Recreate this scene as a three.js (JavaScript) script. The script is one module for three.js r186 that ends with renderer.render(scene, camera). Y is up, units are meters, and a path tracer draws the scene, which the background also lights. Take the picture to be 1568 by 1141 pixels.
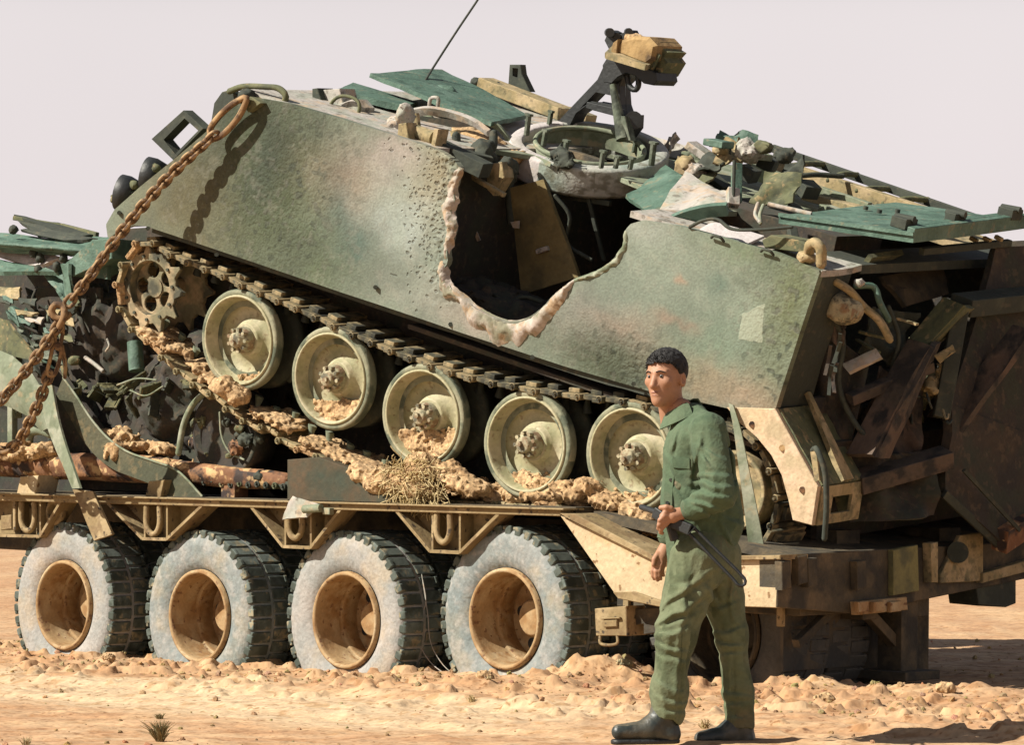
import * as THREE from 'three';
import { mergeGeometries, mergeVertices } from 'three/addons/utils/BufferGeometryUtils.js';
import { RoundedBoxGeometry } from 'three/addons/geometries/RoundedBoxGeometry.js';

// ---------- camera, sky, sun, exposure ----------
const scene = new THREE.Scene();
const FOC = 5073, CX = 784, CY = 570.5, HORIZON = 726, EYE = 1.16;
const camera = new THREE.PerspectiveCamera(2 * Math.atan(CY / FOC) * 180 / Math.PI, 1024 / 746, 0.1, 3000);
camera.position.set(0, EYE, 0);
const PITCH = Math.atan((HORIZON - CY) / FOC);
camera.rotation.set(PITCH, 0, 0);
const renderer = new THREE.WebGLRenderer({ antialias: true });
renderer.toneMapping = THREE.LinearToneMapping;
renderer.toneMappingExposure = 1.8;
renderer.shadowMap.enabled = true;
const SUN = new THREE.Vector3(-0.71, 0.66, 0.24).normalize();
{
  // hazy desert sky: a pale, faintly pink veil low down, a deeper blue-grey overhead
  const w = 512, h = 256, d = new Float32Array(w * h * 4);
  for (let j = 0; j < h; j++) for (let i = 0; i < w; i++) {
    const el = ((j + 0.5) / h - 0.5) * Math.PI, ph = ((i + 0.5) / w - 0.5) * 2 * Math.PI;
    const dir = new THREE.Vector3(Math.cos(el) * Math.cos(ph), Math.sin(el), Math.cos(el) * Math.sin(ph));
    const t = Math.pow(Math.max(0, dir.y - 0.15) / 0.85, 0.36), c = Math.max(0, dir.dot(SUN));
    const au = 0.18 * Math.pow(c, 12) + 0.36 * Math.pow(c, 90);
    const lo = [0.459, 0.414, 0.416], hi = [0.025, 0.042, 0.075], k = (j * w + i) * 4;
    const veil = 1 + 0.05 * (vn(dir.x * 9 + 40, dir.y * 14, dir.z * 9 + 7) - 0.5) + 0.03 * (vn(dir.x * 22 + 40, dir.y * 40, dir.z * 22) - 0.5); for (let q = 0; q < 3; q++) d[k + q] = veil * (q ? 0.978 + 0.035 * clamp(dir.y / 0.14) : 0.985) * ((dir.y < -0.02 ? [0.3, 0.22, 0.13][q] : lo[q] + (hi[q] - lo[q]) * Math.min(1, t))) + au * [1, 0.93, 0.82][q];
    d[k + 3] = 1;
  }
  const t = new THREE.DataTexture(d, w, h, THREE.RGBAFormat, THREE.FloatType);
  t.mapping = THREE.EquirectangularReflectionMapping; t.colorSpace = THREE.LinearSRGBColorSpace;
  t.magFilter = t.minFilter = THREE.LinearFilter; t.needsUpdate = true;
  scene.background = t; scene.environment = t;
}
const sun = new THREE.DirectionalLight(new THREE.Color().setRGB(1, 0.935, 0.82), 5);
sun.position.copy(SUN).multiplyScalar(40).add(new THREE.Vector3(0, 1, -19));
sun.target.position.set(0, 1, -19);
sun.castShadow = true; sun.shadow.mapSize.set(4096, 4096);
Object.assign(sun.shadow.camera, { left: -12, right: 12, top: 12, bottom: -12, near: 1, far: 90 });
sun.shadow.bias = -0.0004;
scene.add(sun, sun.target);

// ---------- random numbers and noise ----------
const V3 = (x, y, z) => new THREE.Vector3(x, y, z);
function rng(seed) { let s = seed | 0; return () => { s = (s + 0x6d2b79f5) | 0; let t = Math.imul(s ^ (s >>> 15), 1 | s); t = (t + Math.imul(t ^ (t >>> 7), 61 | t)) ^ t; return ((t ^ (t >>> 14)) >>> 0) / 4294967296; }; }
function hash(x, y, z) { let h = Math.imul(x, 374761393) ^ Math.imul(y, 668265263) ^ Math.imul(z, 2147483647 - 1274126177); h = Math.imul(h ^ (h >>> 13), 1274126177); return ((h ^ (h >>> 16)) >>> 0) / 4294967296; }
function sm(t) { return t * t * (3 - 2 * t); }
function clamp(x, a = 0, b = 1) { return Math.min(b, Math.max(a, x)); }
function lerp(a, b, t) { return a + (b - a) * t; }
const step = (a, b, x) => sm(clamp((x - a) / (b - a)));
function vn(x, y, z = 0) {                                  // value noise, 0..1
  const X = Math.floor(x), Y = Math.floor(y), Z = Math.floor(z), fx = sm(x - X), fy = sm(y - Y), fz = sm(z - Z);
  const l = (Z1) => lerp(lerp(hash(X, Y, Z1), hash(X + 1, Y, Z1), fx), lerp(hash(X, Y + 1, Z1), hash(X + 1, Y + 1, Z1), fx), fy);
  return fz ? lerp(l(Z), l(Z + 1), fz) : l(Z);
}
function fbm(x, y, z = 0, o = 4) { let s = 0, a = 0.5, n = 0; for (let i = 0; i < o; i++) { s += a * vn(x, y, z + i * 17); n += a; a *= 0.5; x *= 2.03; y *= 2.03; z *= 2.03; } return s / n; }
function pn(x, y, P, s) {                                   // periodic value noise
  const X = Math.floor(x), Y = Math.floor(y), fx = sm(x - X), fy = sm(y - Y), m = (v) => ((v % P) + P) % P;
  const x0 = m(X), x1 = m(X + 1), y0 = m(Y), y1 = m(Y + 1);
  return lerp(lerp(hash(x0, y0, s), hash(x1, y0, s), fx), lerp(hash(x0, y1, s), hash(x1, y1, s), fx), fy);
}
function pfbm(u, v, P, o, s) { let r = 0, a = 0.5, n = 0; for (let i = 0; i < o; i++) { r += a * pn(u * P, v * P, P, s + i * 31); n += a; a *= 0.55; P *= 2; } return r / n; }

// ---------- materials ----------
const enc = (c) => 255 * (c <= 0.0031308 ? 12.92 * c : 1.055 * Math.pow(c, 1 / 2.4) - 0.055);
function finish(data, w, h, srgb) {
  const t = new THREE.DataTexture(data, w, h, THREE.RGBAFormat); t.wrapS = t.wrapT = THREE.RepeatWrapping;
  t.magFilter = THREE.LinearFilter; t.minFilter = THREE.LinearMipmapLinearFilter; t.generateMipmaps = true; t.anisotropy = 8;
  if (srgb) t.colorSpace = THREE.SRGBColorSpace; t.needsUpdate = true; return t;
}
// colours are linear; spots: [colour, cells per tile, threshold, softness, strength]
function colourTex(base, spots, grain = 0.12, seed = 1, n = 512) {
  const d = new Uint8Array(n * n * 4);
  for (let j = 0; j < n; j++) for (let i = 0; i < n; i++) {
    const u = i / n, v = j / n, c = base.slice();
    spots.forEach(([col, P, th, so, st = 1], q) => { const m = st * clamp((pfbm(u, v, P, 5, seed * 101 + q * 7) - th) / so + 0.5); for (let k = 0; k < 3; k++) c[k] = lerp(c[k], col[k], m); });
    const g = 1 + grain * ((pfbm(u, v, 64, 3, seed + 900) - 0.5) * 2.4), a = (j * n + i) * 4;
    for (let k = 0; k < 3; k++) d[a + k] = clamp(enc(Math.max(0, c[k] * g * 0.74)), 0, 255);
    d[a + 3] = 255;
  }
  return finish(d, n, n, true);
}
function bumpTex(P, o, seed, f = (x) => x, n = 512) {
  const d = new Uint8Array(n * n * 4);
  for (let j = 0; j < n; j++) for (let i = 0; i < n; i++) { const b = clamp(f(pfbm(i / n, j / n, P, o, seed))) * 255, a = (j * n + i) * 4; d[a] = d[a + 1] = d[a + 2] = b; d[a + 3] = 255; }
  return finish(d, n, n, false);
}
const B = { fine: bumpTex(48, 4, 5), rough: bumpTex(14, 6, 9), clot: bumpTex(20, 5, 13, (x) => Math.abs(x - 0.5) * 3), cloth: bumpTex(90, 2, 21) };
let mseed = 1;
function mat(base, spots = [], { rough = 0.85, metal = 0, grain = 0.15, bump = B.fine, bs = 0.004, side } = {}) {
  const m = new THREE.MeshStandardMaterial({ map: colourTex(base, spots, grain, ++mseed), roughness: rough, metalness: metal, bumpMap: bump, bumpScale: bs });
  if (side) m.side = side;
  return m;
}
const DS = { side: THREE.DoubleSide };
const SANDC = [0.62, 0.41, 0.195];
const M = {
  olive: mat([0.115, 0.125, 0.058], [[[0.17, 0.165, 0.085], 9, 0.55, 0.3, 0.8], [[0.06, 0.07, 0.04], 18, 0.6, 0.2, 0.8], [SANDC, 26, 0.7, 0.1, 0.35]], { bump: B.rough, bs: 0.006 }),
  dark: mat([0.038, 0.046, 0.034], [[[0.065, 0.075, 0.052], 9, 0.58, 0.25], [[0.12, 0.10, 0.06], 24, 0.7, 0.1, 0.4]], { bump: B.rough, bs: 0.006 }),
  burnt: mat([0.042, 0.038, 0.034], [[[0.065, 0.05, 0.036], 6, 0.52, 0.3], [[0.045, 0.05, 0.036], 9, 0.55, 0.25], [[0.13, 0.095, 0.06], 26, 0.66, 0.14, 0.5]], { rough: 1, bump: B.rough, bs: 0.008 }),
  pale: mat([0.20, 0.235, 0.155], [[[0.34, 0.355, 0.265], 7, 0.55, 0.3], [[0.13, 0.16, 0.09], 14, 0.6, 0.2, 0.8], [[0.42, 0.32, 0.18], 16, 0.67, 0.14, 0.5]], { bump: B.rough, bs: 0.005 }),
  teal: mat([0.075, 0.145, 0.105], [[[0.13, 0.215, 0.165], 6, 0.56, 0.3, 0.8], [[0.04, 0.085, 0.06], 12, 0.6, 0.2, 0.8], [[0.3, 0.24, 0.14], 24, 0.71, 0.1, 0.4]], { rough: 0.7 }),
  ash: mat([0.45, 0.415, 0.375], [[[0.36, 0.37, 0.31], 8, 0.54, 0.25], [[0.52, 0.36, 0.22], 12, 0.62, 0.18, 0.6], [[0.15, 0.13, 0.1], 26, 0.66, 0.1, 0.7]], { bump: B.rough, bs: 0.008 }),
  ochre: mat([0.34, 0.265, 0.13], [[[0.48, 0.37, 0.21], 9, 0.55, 0.25], [[0.16, 0.15, 0.08], 16, 0.58, 0.2, 0.8], [[0.05, 0.045, 0.035], 40, 0.66, 0.14, 0.45]], { bump: B.rough, bs: 0.006 }),
  chain: mat([0.28, 0.165, 0.075], [[[0.45, 0.30, 0.15], 14, 0.55, 0.2], [[0.10, 0.055, 0.03], 20, 0.54, 0.2]], { bump: B.rough, bs: 0.004 }),
  rust: mat([0.2, 0.09, 0.04], [[[0.36, 0.18, 0.08], 6, 0.52, 0.2], [[0.04, 0.025, 0.02], 9, 0.58, 0.14], [SANDC, 14, 0.66, 0.1]], { bump: B.rough, bs: 0.012 }),
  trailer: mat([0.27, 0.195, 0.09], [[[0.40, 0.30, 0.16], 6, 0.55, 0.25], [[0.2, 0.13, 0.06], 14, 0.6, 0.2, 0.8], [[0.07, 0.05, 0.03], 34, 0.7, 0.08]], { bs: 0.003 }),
  trailerDark: mat([0.085, 0.068, 0.04], [[[0.15, 0.11, 0.06], 9, 0.58, 0.25], [[0.04, 0.035, 0.025], 8, 0.56, 0.25]], { bs: 0.004 }),  // trailer paint in a darker copy, shade put into the colour
  wheel: mat([0.43, 0.40, 0.235], [[[0.53, 0.48, 0.32], 6, 0.55, 0.3], [[0.30, 0.30, 0.16], 9, 0.58, 0.25, 0.8], [[0.2, 0.13, 0.06], 34, 0.72, 0.08, 0.6]], { bs: 0.002, rough: 0.7 }),
  hub: mat([0.33, 0.31, 0.20], [[[0.48, 0.43, 0.28], 14, 0.5, 0.25], [[0.2, 0.09, 0.04], 16, 0.62, 0.14, 0.7], [[0.06, 0.06, 0.045], 26, 0.6, 0.14, 0.8]], { bump: B.rough, bs: 0.012 }),
  roadRubber: mat([0.22, 0.235, 0.155], [[[0.34, 0.33, 0.22], 7, 0.54, 0.2], [[0.1, 0.12, 0.08], 10, 0.58, 0.15]], { bs: 0.003 }),
  tyre: mat([0.285, 0.295, 0.28], [[[0.185, 0.235, 0.24], 3, 0.5, 0.35, 0.85], [[0.42, 0.33, 0.2], 5, 0.6, 0.25, 0.5], [[0.2, 0.235, 0.22], 14, 0.62, 0.25, 0.5], [[0.48, 0.45, 0.41], 26, 0.6, 0.25, 0.4]], { bs: 0.004, grain: 0.2 }),
  tyrePale: mat([0.40, 0.375, 0.345], [[[0.28, 0.30, 0.29], 3, 0.52, 0.35, 0.8], [[0.48, 0.37, 0.23], 5, 0.6, 0.25, 0.5], [[0.25, 0.28, 0.27], 14, 0.64, 0.25, 0.4]], { bs: 0.004, grain: 0.2 }),
  tread: mat([0.085, 0.105, 0.088], [[[0.17, 0.21, 0.19], 7, 0.55, 0.25], [[0.36, 0.3, 0.18], 20, 0.66, 0.12, 0.8], [[0.05, 0.065, 0.05], 12, 0.58, 0.2]], { bump: B.rough, bs: 0.005 }),
  rim: mat([0.42, 0.28, 0.135], [[[0.5, 0.38, 0.22], 6, 0.56, 0.25], [[0.32, 0.18, 0.07], 10, 0.56, 0.25], [[0.2, 0.1, 0.05], 36, 0.72, 0.08]], { bs: 0.002 }),
  sand: mat([0.52, 0.345, 0.175], [[[0.62, 0.43, 0.24], 8, 0.55, 0.3], [[0.36, 0.22, 0.105], 20, 0.58, 0.2], [[0.24, 0.15, 0.08], 60, 0.66, 0.1, 0.6]], { rough: 1, bump: B.rough, bs: 0.02, grain: 0.5 }),
  straw: mat([0.50, 0.37, 0.16], [[[0.62, 0.5, 0.27], 8, 0.5, 0.2], [[0.25, 0.17, 0.07], 14, 0.6, 0.15]], DS),
  cloth: mat([0.088, 0.135, 0.076], [[[0.115, 0.16, 0.094], 7, 0.55, 0.3], [[0.065, 0.105, 0.06], 12, 0.6, 0.25], [[0.2, 0.18, 0.11], 6, 0.7, 0.25, 0.35]], { rough: 1, bump: B.cloth, bs: 0.002 }),
  trouser: mat([0.14, 0.17, 0.094], [[[0.175, 0.20, 0.115], 5, 0.55, 0.3], [[0.085, 0.11, 0.056], 9, 0.6, 0.25], [[0.22, 0.18, 0.10], 5, 0.68, 0.16, 0.6]], { rough: 1, bump: B.cloth, bs: 0.002 }),
  boot: mat([0.03, 0.04, 0.037], [[[0.16, 0.14, 0.1], 7, 0.6, 0.2, 0.7]], { rough: 0.45, bs: 0.003 }),
  black: mat([0.016, 0.019, 0.02], [[[0.02, 0.024, 0.024], 8, 0.6, 0.2]], { rough: 0.55, bs: 0.002 }),
  skin: mat([0.42, 0.215, 0.125], [[[0.47, 0.24, 0.14], 8, 0.5, 0.4]], { rough: 0.6, grain: 0.05, bs: 0.001 }),
  hair: mat([0.012, 0.011, 0.011], [], { rough: 0.8, grain: 0.4, bump: B.rough, bs: 0.01 }),
  stone: mat([0.40, 0.30, 0.16], [[[0.2, 0.19, 0.11], 7, 0.52, 0.16], [[0.55, 0.4, 0.22], 11, 0.55, 0.15]], { bump: B.rough, bs: 0.012 }),
  grass: mat([0.22, 0.17, 0.07], [[[0.12, 0.13, 0.05], 6, 0.52, 0.2]], DS),
  lipMetal: mat([0.37, 0.335, 0.265], [[[0.52, 0.45, 0.39], 7, 0.52, 0.25], [[0.22, 0.21, 0.14], 12, 0.58, 0.2], [[0.4, 0.27, 0.15], 16, 0.62, 0.16, 0.8]], { bump: B.rough, bs: 0.008 }),
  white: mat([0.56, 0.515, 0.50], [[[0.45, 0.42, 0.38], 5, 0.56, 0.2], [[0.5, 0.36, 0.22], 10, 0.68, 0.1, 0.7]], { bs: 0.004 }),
  eye: mat([0.22, 0.19, 0.17], [], { rough: 0.3, grain: 0 }),
};

// ---------- geometry ----------
function tidy(g) { const q = g.index ? g.toNonIndexed() : g; for (const k of Object.keys(q.attributes)) if (!['position', 'normal'].includes(k)) q.deleteAttribute(k); if (!q.attributes.normal) q.computeVertexNormals(); return q; }
function boxUV(g) {
  const p = g.attributes.position.array, n = p.length / 3, uv = new Float32Array(n * 2), a = V3(), b = V3();
  for (let t = 0; t < n; t += 3) {
    const o = t * 3; a.set(p[o + 3] - p[o], p[o + 4] - p[o + 1], p[o + 5] - p[o + 2]); b.set(p[o + 6] - p[o], p[o + 7] - p[o + 1], p[o + 8] - p[o + 2]); a.cross(b);
    const x = Math.abs(a.x), y = Math.abs(a.y), z = Math.abs(a.z);
    for (let k = 0; k < 3; k++) { const q = o + k * 3, i = (t + k) * 2; if (x > y && x > z) { uv[i] = p[q + 2] + 0.37; uv[i + 1] = p[q + 1]; } else if (y > z) { uv[i] = p[q] + 0.71; uv[i + 1] = p[q + 2]; } else { uv[i] = p[q]; uv[i + 1] = p[q + 1]; } }
  }
  g.setAttribute('uv', new THREE.BufferAttribute(uv, 2)); return g;
}
const G = (...gs) => { const l = gs.flat(9).map(tidy); return boxUV(l.length > 1 ? mergeGeometries(l) : l[0]); };
function rawTri(P, N) { const g = new THREE.BufferGeometry(); g.setAttribute('position', new THREE.Float32BufferAttribute(P, 3)); if (N) g.setAttribute('normal', new THREE.Float32BufferAttribute(N, 3)); else g.computeVertexNormals(); return g; }
const bx = (w, h, d, x = 0, y = 0, z = 0, r = 0.006) => { const m = Math.min(w, h, d), g = m > 0.02 ? new RoundedBoxGeometry(w, h, d, 1, Math.min(r, m * 0.3)) : new THREE.BoxGeometry(w, h, d); return g.translate(x, y, z); };
function basisY(dir) { return new THREE.Quaternion().setFromUnitVectors(V3(0, 1, 0), dir.clone().normalize()); }
function rod(a, b, r, seg = 8, r2 = r) { const d = b.clone().sub(a), g = new THREE.CylinderGeometry(r2, r, d.length(), seg); g.applyQuaternion(basisY(d)); return g.translate((a.x + b.x) / 2, (a.y + b.y) / 2, (a.z + b.z) / 2); }
function tube(pts, r, seg = 6, n = 0, closed = false) {
  const c = new THREE.CatmullRomCurve3(pts, closed, 'centripetal'), l = [new THREE.TubeGeometry(c, n || pts.length * 4, r, seg, closed)];
  if (!closed) for (const p of [pts[0], pts[pts.length - 1]]) l.push(new THREE.SphereGeometry(r, seg, 4).translate(p.x, p.y, p.z));
  return l;
}
function bar(a, b, w, h, up = V3(0, 1, 0)) {                 // a rectangular bar from a to b
  const d = b.clone().sub(a), z = d.clone().normalize(), x = up.clone().cross(z).normalize(), y = z.clone().cross(x);
  const g = bx(w, h, d.length()); g.applyMatrix4(new THREE.Matrix4().makeBasis(x, y, z));
  return g.translate((a.x + b.x) / 2, (a.y + b.y) / 2, (a.z + b.z) / 2);
}
// a grid of points made into a plate of some thickness
function plate(grid, th) {
  const J = grid.length, I = grid[0].length, nr = grid.map((r, j) => r.map((p, i) => {
    const a = grid[j][Math.min(I - 1, i + 1)].clone().sub(grid[j][Math.max(0, i - 1)]), b = grid[Math.min(J - 1, j + 1)][i].clone().sub(grid[Math.max(0, j - 1)][i]);
    return a.cross(b).normalize();
  }));
  const P = [], N = [], f = grid.map((r, j) => r.map((p, i) => p.clone().addScaledVector(nr[j][i], th / 2))), k = grid.map((r, j) => r.map((p, i) => p.clone().addScaledVector(nr[j][i], -th / 2)));
  const put = (p, n) => { P.push(p.x, p.y, p.z); N.push(n.x, n.y, n.z); };
  const neg = (v) => v.clone().negate();
  for (let j = 0; j < J - 1; j++) for (let i = 0; i < I - 1; i++) {
    for (const [a, b] of [[j, i], [j, i + 1], [j + 1, i + 1], [j, i], [j + 1, i + 1], [j + 1, i]]) put(f[a][b], nr[a][b]);
    for (const [a, b] of [[j, i], [j + 1, i + 1], [j, i + 1], [j, i], [j + 1, i], [j + 1, i + 1]]) put(k[a][b], neg(nr[a][b]));
  }
  const wall = (a0, a1, b0, b1) => { const n = a1.clone().sub(a0).cross(b0.clone().sub(a0)).normalize(); for (const p of [a0, a1, b1, a0, b1, b0]) put(p, n); };
  for (let i = 0; i < I - 1; i++) { wall(k[0][i], k[0][i + 1], f[0][i], f[0][i + 1]); wall(f[J - 1][i], f[J - 1][i + 1], k[J - 1][i], k[J - 1][i + 1]); }
  for (let j = 0; j < J - 1; j++) { wall(f[j][0], f[j + 1][0], k[j][0], k[j + 1][0]); wall(k[j][I - 1], k[j + 1][I - 1], f[j][I - 1], f[j + 1][I - 1]); }
  return rawTri(P, N);
}
function sheet(a, b, c, d, th = 0.01, nx = 1, ny = 1, wob = 0, seed = 0) {  // four corners in turn
  const g = [], n = b.clone().sub(a).cross(d.clone().sub(a)).normalize();
  for (let j = 0; j <= ny; j++) { g.push([]); for (let i = 0; i <= nx; i++) { const u = i / nx, v = j / ny, p = a.clone().lerp(b, u).lerp(d.clone().lerp(c, u), v); if (wob) p.addScaledVector(n, wob * (fbm(u * 3 + seed, v * 3, seed, 3) - 0.5) * 2); g[j].push(p); } }
  return plate(g, th);
}
function ribbon(pts, across, th = 0.012, n = 0) {             // a bent strip: spine points and the vector across it
  const c = new THREE.CatmullRomCurve3(pts, false, 'centripetal'), k = n || pts.length * 4, q = c.getPoints(k), A = Array.isArray(across) ? across : [across, across];
  return plate([q.map((p, i) => p.clone()), q.map((p, i) => p.clone().add(A[0].clone().lerp(A[1], i / k)))], th);
}
const lathe = (pts, seg = 40) => new THREE.LatheGeometry(pts.map(([r, y]) => new THREE.Vector2(r, y)), seg);
const latheZ = (pts, seg) => lathe(pts, seg).rotateX(Math.PI / 2);
function extr(pts, z0, z1, holes = [], bev = 0.004) {        // an outline in x,y given depth from z0 to z1
  const s = new THREE.Shape(pts.map(([x, y]) => new THREE.Vector2(x, y)));
  for (const h of holes) s.holes.push(new THREE.Path(h.map(([x, y]) => new THREE.Vector2(x, y))));
  const b = Math.min(bev, (z1 - z0) * 0.3);
  return new THREE.ExtrudeGeometry(s, { depth: z1 - z0 - 2 * b, bevelEnabled: b > 0, bevelThickness: b, bevelSize: b, bevelOffset: -b, bevelSegments: 1 }).translate(0, 0, z0 + b);
}
function polyDist(px, py, poly) {                            // signed, negative inside
  let d = 1e9, s = 1;
  for (let i = 0, j = poly.length - 1; i < poly.length; j = i++) {
    const [ax, ay] = poly[i], [bx2, by] = poly[j], ex = bx2 - ax, ey = by - ay, wx = px - ax, wy = py - ay, t = clamp((wx * ex + wy * ey) / (ex * ex + ey * ey));
    d = Math.min(d, (wx - ex * t) ** 2 + (wy - ey * t) ** 2);
    const c1 = py >= ay, c2 = py < by, c3 = ex * wy > ey * wx;
    if ((c1 && c2 && c3) || (!c1 && !c2 && !c3)) s = -s;
  }
  return s * Math.sqrt(d);
}
// an outline cut out of a fine grid, so that the plate can be dented; disp(u, n) moves it outward
function dentedPlate(poly, cell, th, disp, uvOf) {
  const xs = poly.map((p) => p[0]), ys = poly.map((p) => p[1]), x0 = Math.min(...xs) - cell, y0 = Math.min(...ys) - cell, nx = Math.ceil((Math.max(...xs) + cell - x0) / cell), ny = Math.ceil((Math.max(...ys) + cell - y0) / cell);
  const S = []; for (let j = 0; j <= ny; j++) for (let i = 0; i <= nx; i++) S.push(polyDist(x0 + i * cell, y0 + j * cell, poly));
  const P = [], N = [], UV = [], e = cell * 0.5;
  const nrm = (x, y) => V3(-(disp(x + e, y) - disp(x - e, y)) / (2 * e), -(disp(x, y + e) - disp(x, y - e)) / (2 * e), 1).normalize();
  const put = (p, back, n) => { P.push(p[0], p[1], disp(p[0], p[1]) - (back ? th : 0)); N.push(n.x, n.y, n.z); UV.push(...uvOf(p[0], p[1])); };
  for (let j = 0; j < ny; j++) for (let i = 0; i < nx; i++) {
    const c = [[i, j], [i + 1, j], [i + 1, j + 1], [i, j + 1]], s = c.map(([a, b]) => S[b * (nx + 1) + a]);
    if (s.every((v) => v >= 0)) continue;
    const q = [], cut = [];
    for (let k = 0; k < 4; k++) {
      const m = (k + 1) % 4, a = [x0 + c[k][0] * cell, y0 + c[k][1] * cell], b = [x0 + c[m][0] * cell, y0 + c[m][1] * cell];
      if (s[k] < 0) q.push(a);
      if ((s[k] < 0) !== (s[m] < 0)) { const t = s[k] / (s[k] - s[m]), p = [lerp(a[0], b[0], t), lerp(a[1], b[1], t)]; q.push(p); cut.push([p, s[k] < 0]); }
    }
    const nq = q.map((p) => nrm(p[0], p[1]));
    for (let k = 1; k < q.length - 1; k++) { for (const m of [0, k, k + 1]) put(q[m], false, nq[m]); for (const m of [0, k + 1, k]) put(q[m], true, nq[m].clone().negate()); }
    if (cut.length === 2) { const [a, b] = cut[0][1] ? [cut[0][0], cut[1][0]] : [cut[1][0], cut[0][0]], n = V3(b[1] - a[1], a[0] - b[0], 0).normalize(); for (const [p, k] of [[a, 0], [a, 1], [b, 1], [a, 0], [b, 1], [b, 0]]) put(p, k, n); }
  }
  const g = rawTri(P, N); g.setAttribute('uv', new THREE.Float32BufferAttribute(UV, 2)); return g;
}
// a solid given by a distance function (negative inside), meshed by surface nets
function nets(fn, a, b, cell) {
  const nx = Math.ceil((b.x - a.x) / cell) + 1, ny = Math.ceil((b.y - a.y) / cell) + 1, nz = Math.ceil((b.z - a.z) / cell) + 1, v = new Float32Array(nx * ny * nz), id = new Int32Array(nx * ny * nz).fill(-1);
  let k = 0; for (let z = 0; z < nz; z++) for (let y = 0; y < ny; y++) for (let x = 0; x < nx; x++) v[k++] = fn(a.x + x * cell, a.y + y * cell, a.z + z * cell);
  const at = (x, y, z) => x + nx * (y + ny * z), P = [], I = [];
  const E = [[0, 1], [2, 3], [4, 5], [6, 7], [0, 2], [1, 3], [4, 6], [5, 7], [0, 4], [1, 5], [2, 6], [3, 7]];
  for (let z = 0; z < nz - 1; z++) for (let y = 0; y < ny - 1; y++) for (let x = 0; x < nx - 1; x++) {
    const c = []; let m = 0; for (let q = 0; q < 8; q++) { c[q] = v[at(x + (q & 1), y + ((q >> 1) & 1), z + (q >> 2))]; if (c[q] < 0) m |= 1 << q; }
    if (m === 0 || m === 255) continue;
    let sx = 0, sy = 0, sz = 0, n = 0;
    for (const [p, q] of E) if ((c[p] < 0) !== (c[q] < 0)) { const t = c[p] / (c[p] - c[q]); sx += lerp(p & 1, q & 1, t); sy += lerp((p >> 1) & 1, (q >> 1) & 1, t); sz += lerp(p >> 2, q >> 2, t); n++; }
    id[at(x, y, z)] = P.length / 3; P.push(a.x + (x + sx / n) * cell, a.y + (y + sy / n) * cell, a.z + (z + sz / n) * cell);
  }
  const quad = (a0, b0, c0, d0, f) => { if (Math.min(a0, b0, c0, d0) < 0) return; if (f) I.push(a0, b0, c0, a0, c0, d0); else I.push(a0, c0, b0, a0, d0, c0); };
  for (let z = 1; z < nz - 1; z++) for (let y = 1; y < ny - 1; y++) for (let x = 1; x < nx - 1; x++) {
    const s = v[at(x, y, z)] < 0;
    if (s !== v[at(x + 1, y, z)] < 0) quad(id[at(x, y - 1, z - 1)], id[at(x, y, z - 1)], id[at(x, y, z)], id[at(x, y - 1, z)], s);
    if (s !== v[at(x, y + 1, z)] < 0) quad(id[at(x - 1, y, z - 1)], id[at(x - 1, y, z)], id[at(x, y, z)], id[at(x, y, z - 1)], s);
    if (s !== v[at(x, y, z + 1)] < 0) quad(id[at(x - 1, y - 1, z)], id[at(x, y - 1, z)], id[at(x, y, z)], id[at(x - 1, y, z)], s);
  }
  const g = new THREE.BufferGeometry(); g.setAttribute('position', new THREE.Float32BufferAttribute(P, 3)); g.setIndex(I); g.computeVertexNormals(); return g;
}
const smin = (a, b, k) => { const h = Math.max(k - Math.abs(a - b), 0) / k; return Math.min(a, b) - h * h * k * 0.25; };
function cap(x, y, z, a, b, ra, rb = ra) { const dx = b.x - a.x, dy = b.y - a.y, dz = b.z - a.z, px = x - a.x, py = y - a.y, pz = z - a.z, h = clamp((px * dx + py * dy + pz * dz) / (dx * dx + dy * dy + dz * dz + 1e-12)); return Math.hypot(px - dx * h, py - dy * h, pz - dz * h) - lerp(ra, rb, h); }
function ell(x, y, z, c, r) { const a = Math.hypot((x - c.x) / r.x, (y - c.y) / r.y, (z - c.z) / r.z), b = Math.hypot((x - c.x) / r.x ** 2, (y - c.y) / r.y ** 2, (z - c.z) / r.z ** 2) + 1e-9; return a * (a - 1) / b; }

// ---------- frames: where a pixel of the photograph meets a plane of the place, used to measure it ----------
class Frame {
  constructor(U, N, W, O) { this.m = new THREE.Matrix4().makeBasis(U, N, W).setPosition(O); this.i = this.m.clone().invert(); this.q = new THREE.Quaternion().setFromRotationMatrix(this.m); this.O = O; this.U = U; this.N = N; this.W = W; }
  at(ax, val, px, py) {
    const d = ray(px, py).transformDirection(this.i), o = camera.position.clone().applyMatrix4(this.i), t = (val - o[ax]) / d[ax];
    return o.addScaledVector(d, t);
  }
  u(px, py, v) { return this.at('x', v, px, py); }
  n(px, py, v) { return this.at('y', v, px, py); }
  w(px, py, v) { return this.at('z', v, px, py); }
  p2(list, w) { return list.map(([x, y]) => { const p = this.w(x, y, w); return [p.x, p.y]; }); }
  out(v) { return v.clone().applyMatrix4(this.m); }
  into(v) { return v.clone().applyMatrix4(this.i); }
  prism(list, w0, w1, holes = [], bev) { return extr(this.p2(list, w1), w0, w1, holes.map((h) => this.p2(h, w1)), bev); }
}
function ray(px, py) { return V3((px - CX) / FOC, -(py - CY) / FOC, -1).applyEuler(new THREE.Euler(PITCH, 0, 0)).normalize(); }
const onPlane = (px, py, P, n) => { const d = ray(px, py), o = camera.position; return o.clone().addScaledVector(d, P.clone().sub(o).dot(n) / d.dot(n)); };
const atDepth = (px, py, z) => { const d = ray(px, py); return camera.position.clone().addScaledVector(d, z / -d.z); };
const rad = (d) => d * Math.PI / 180;
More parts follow.
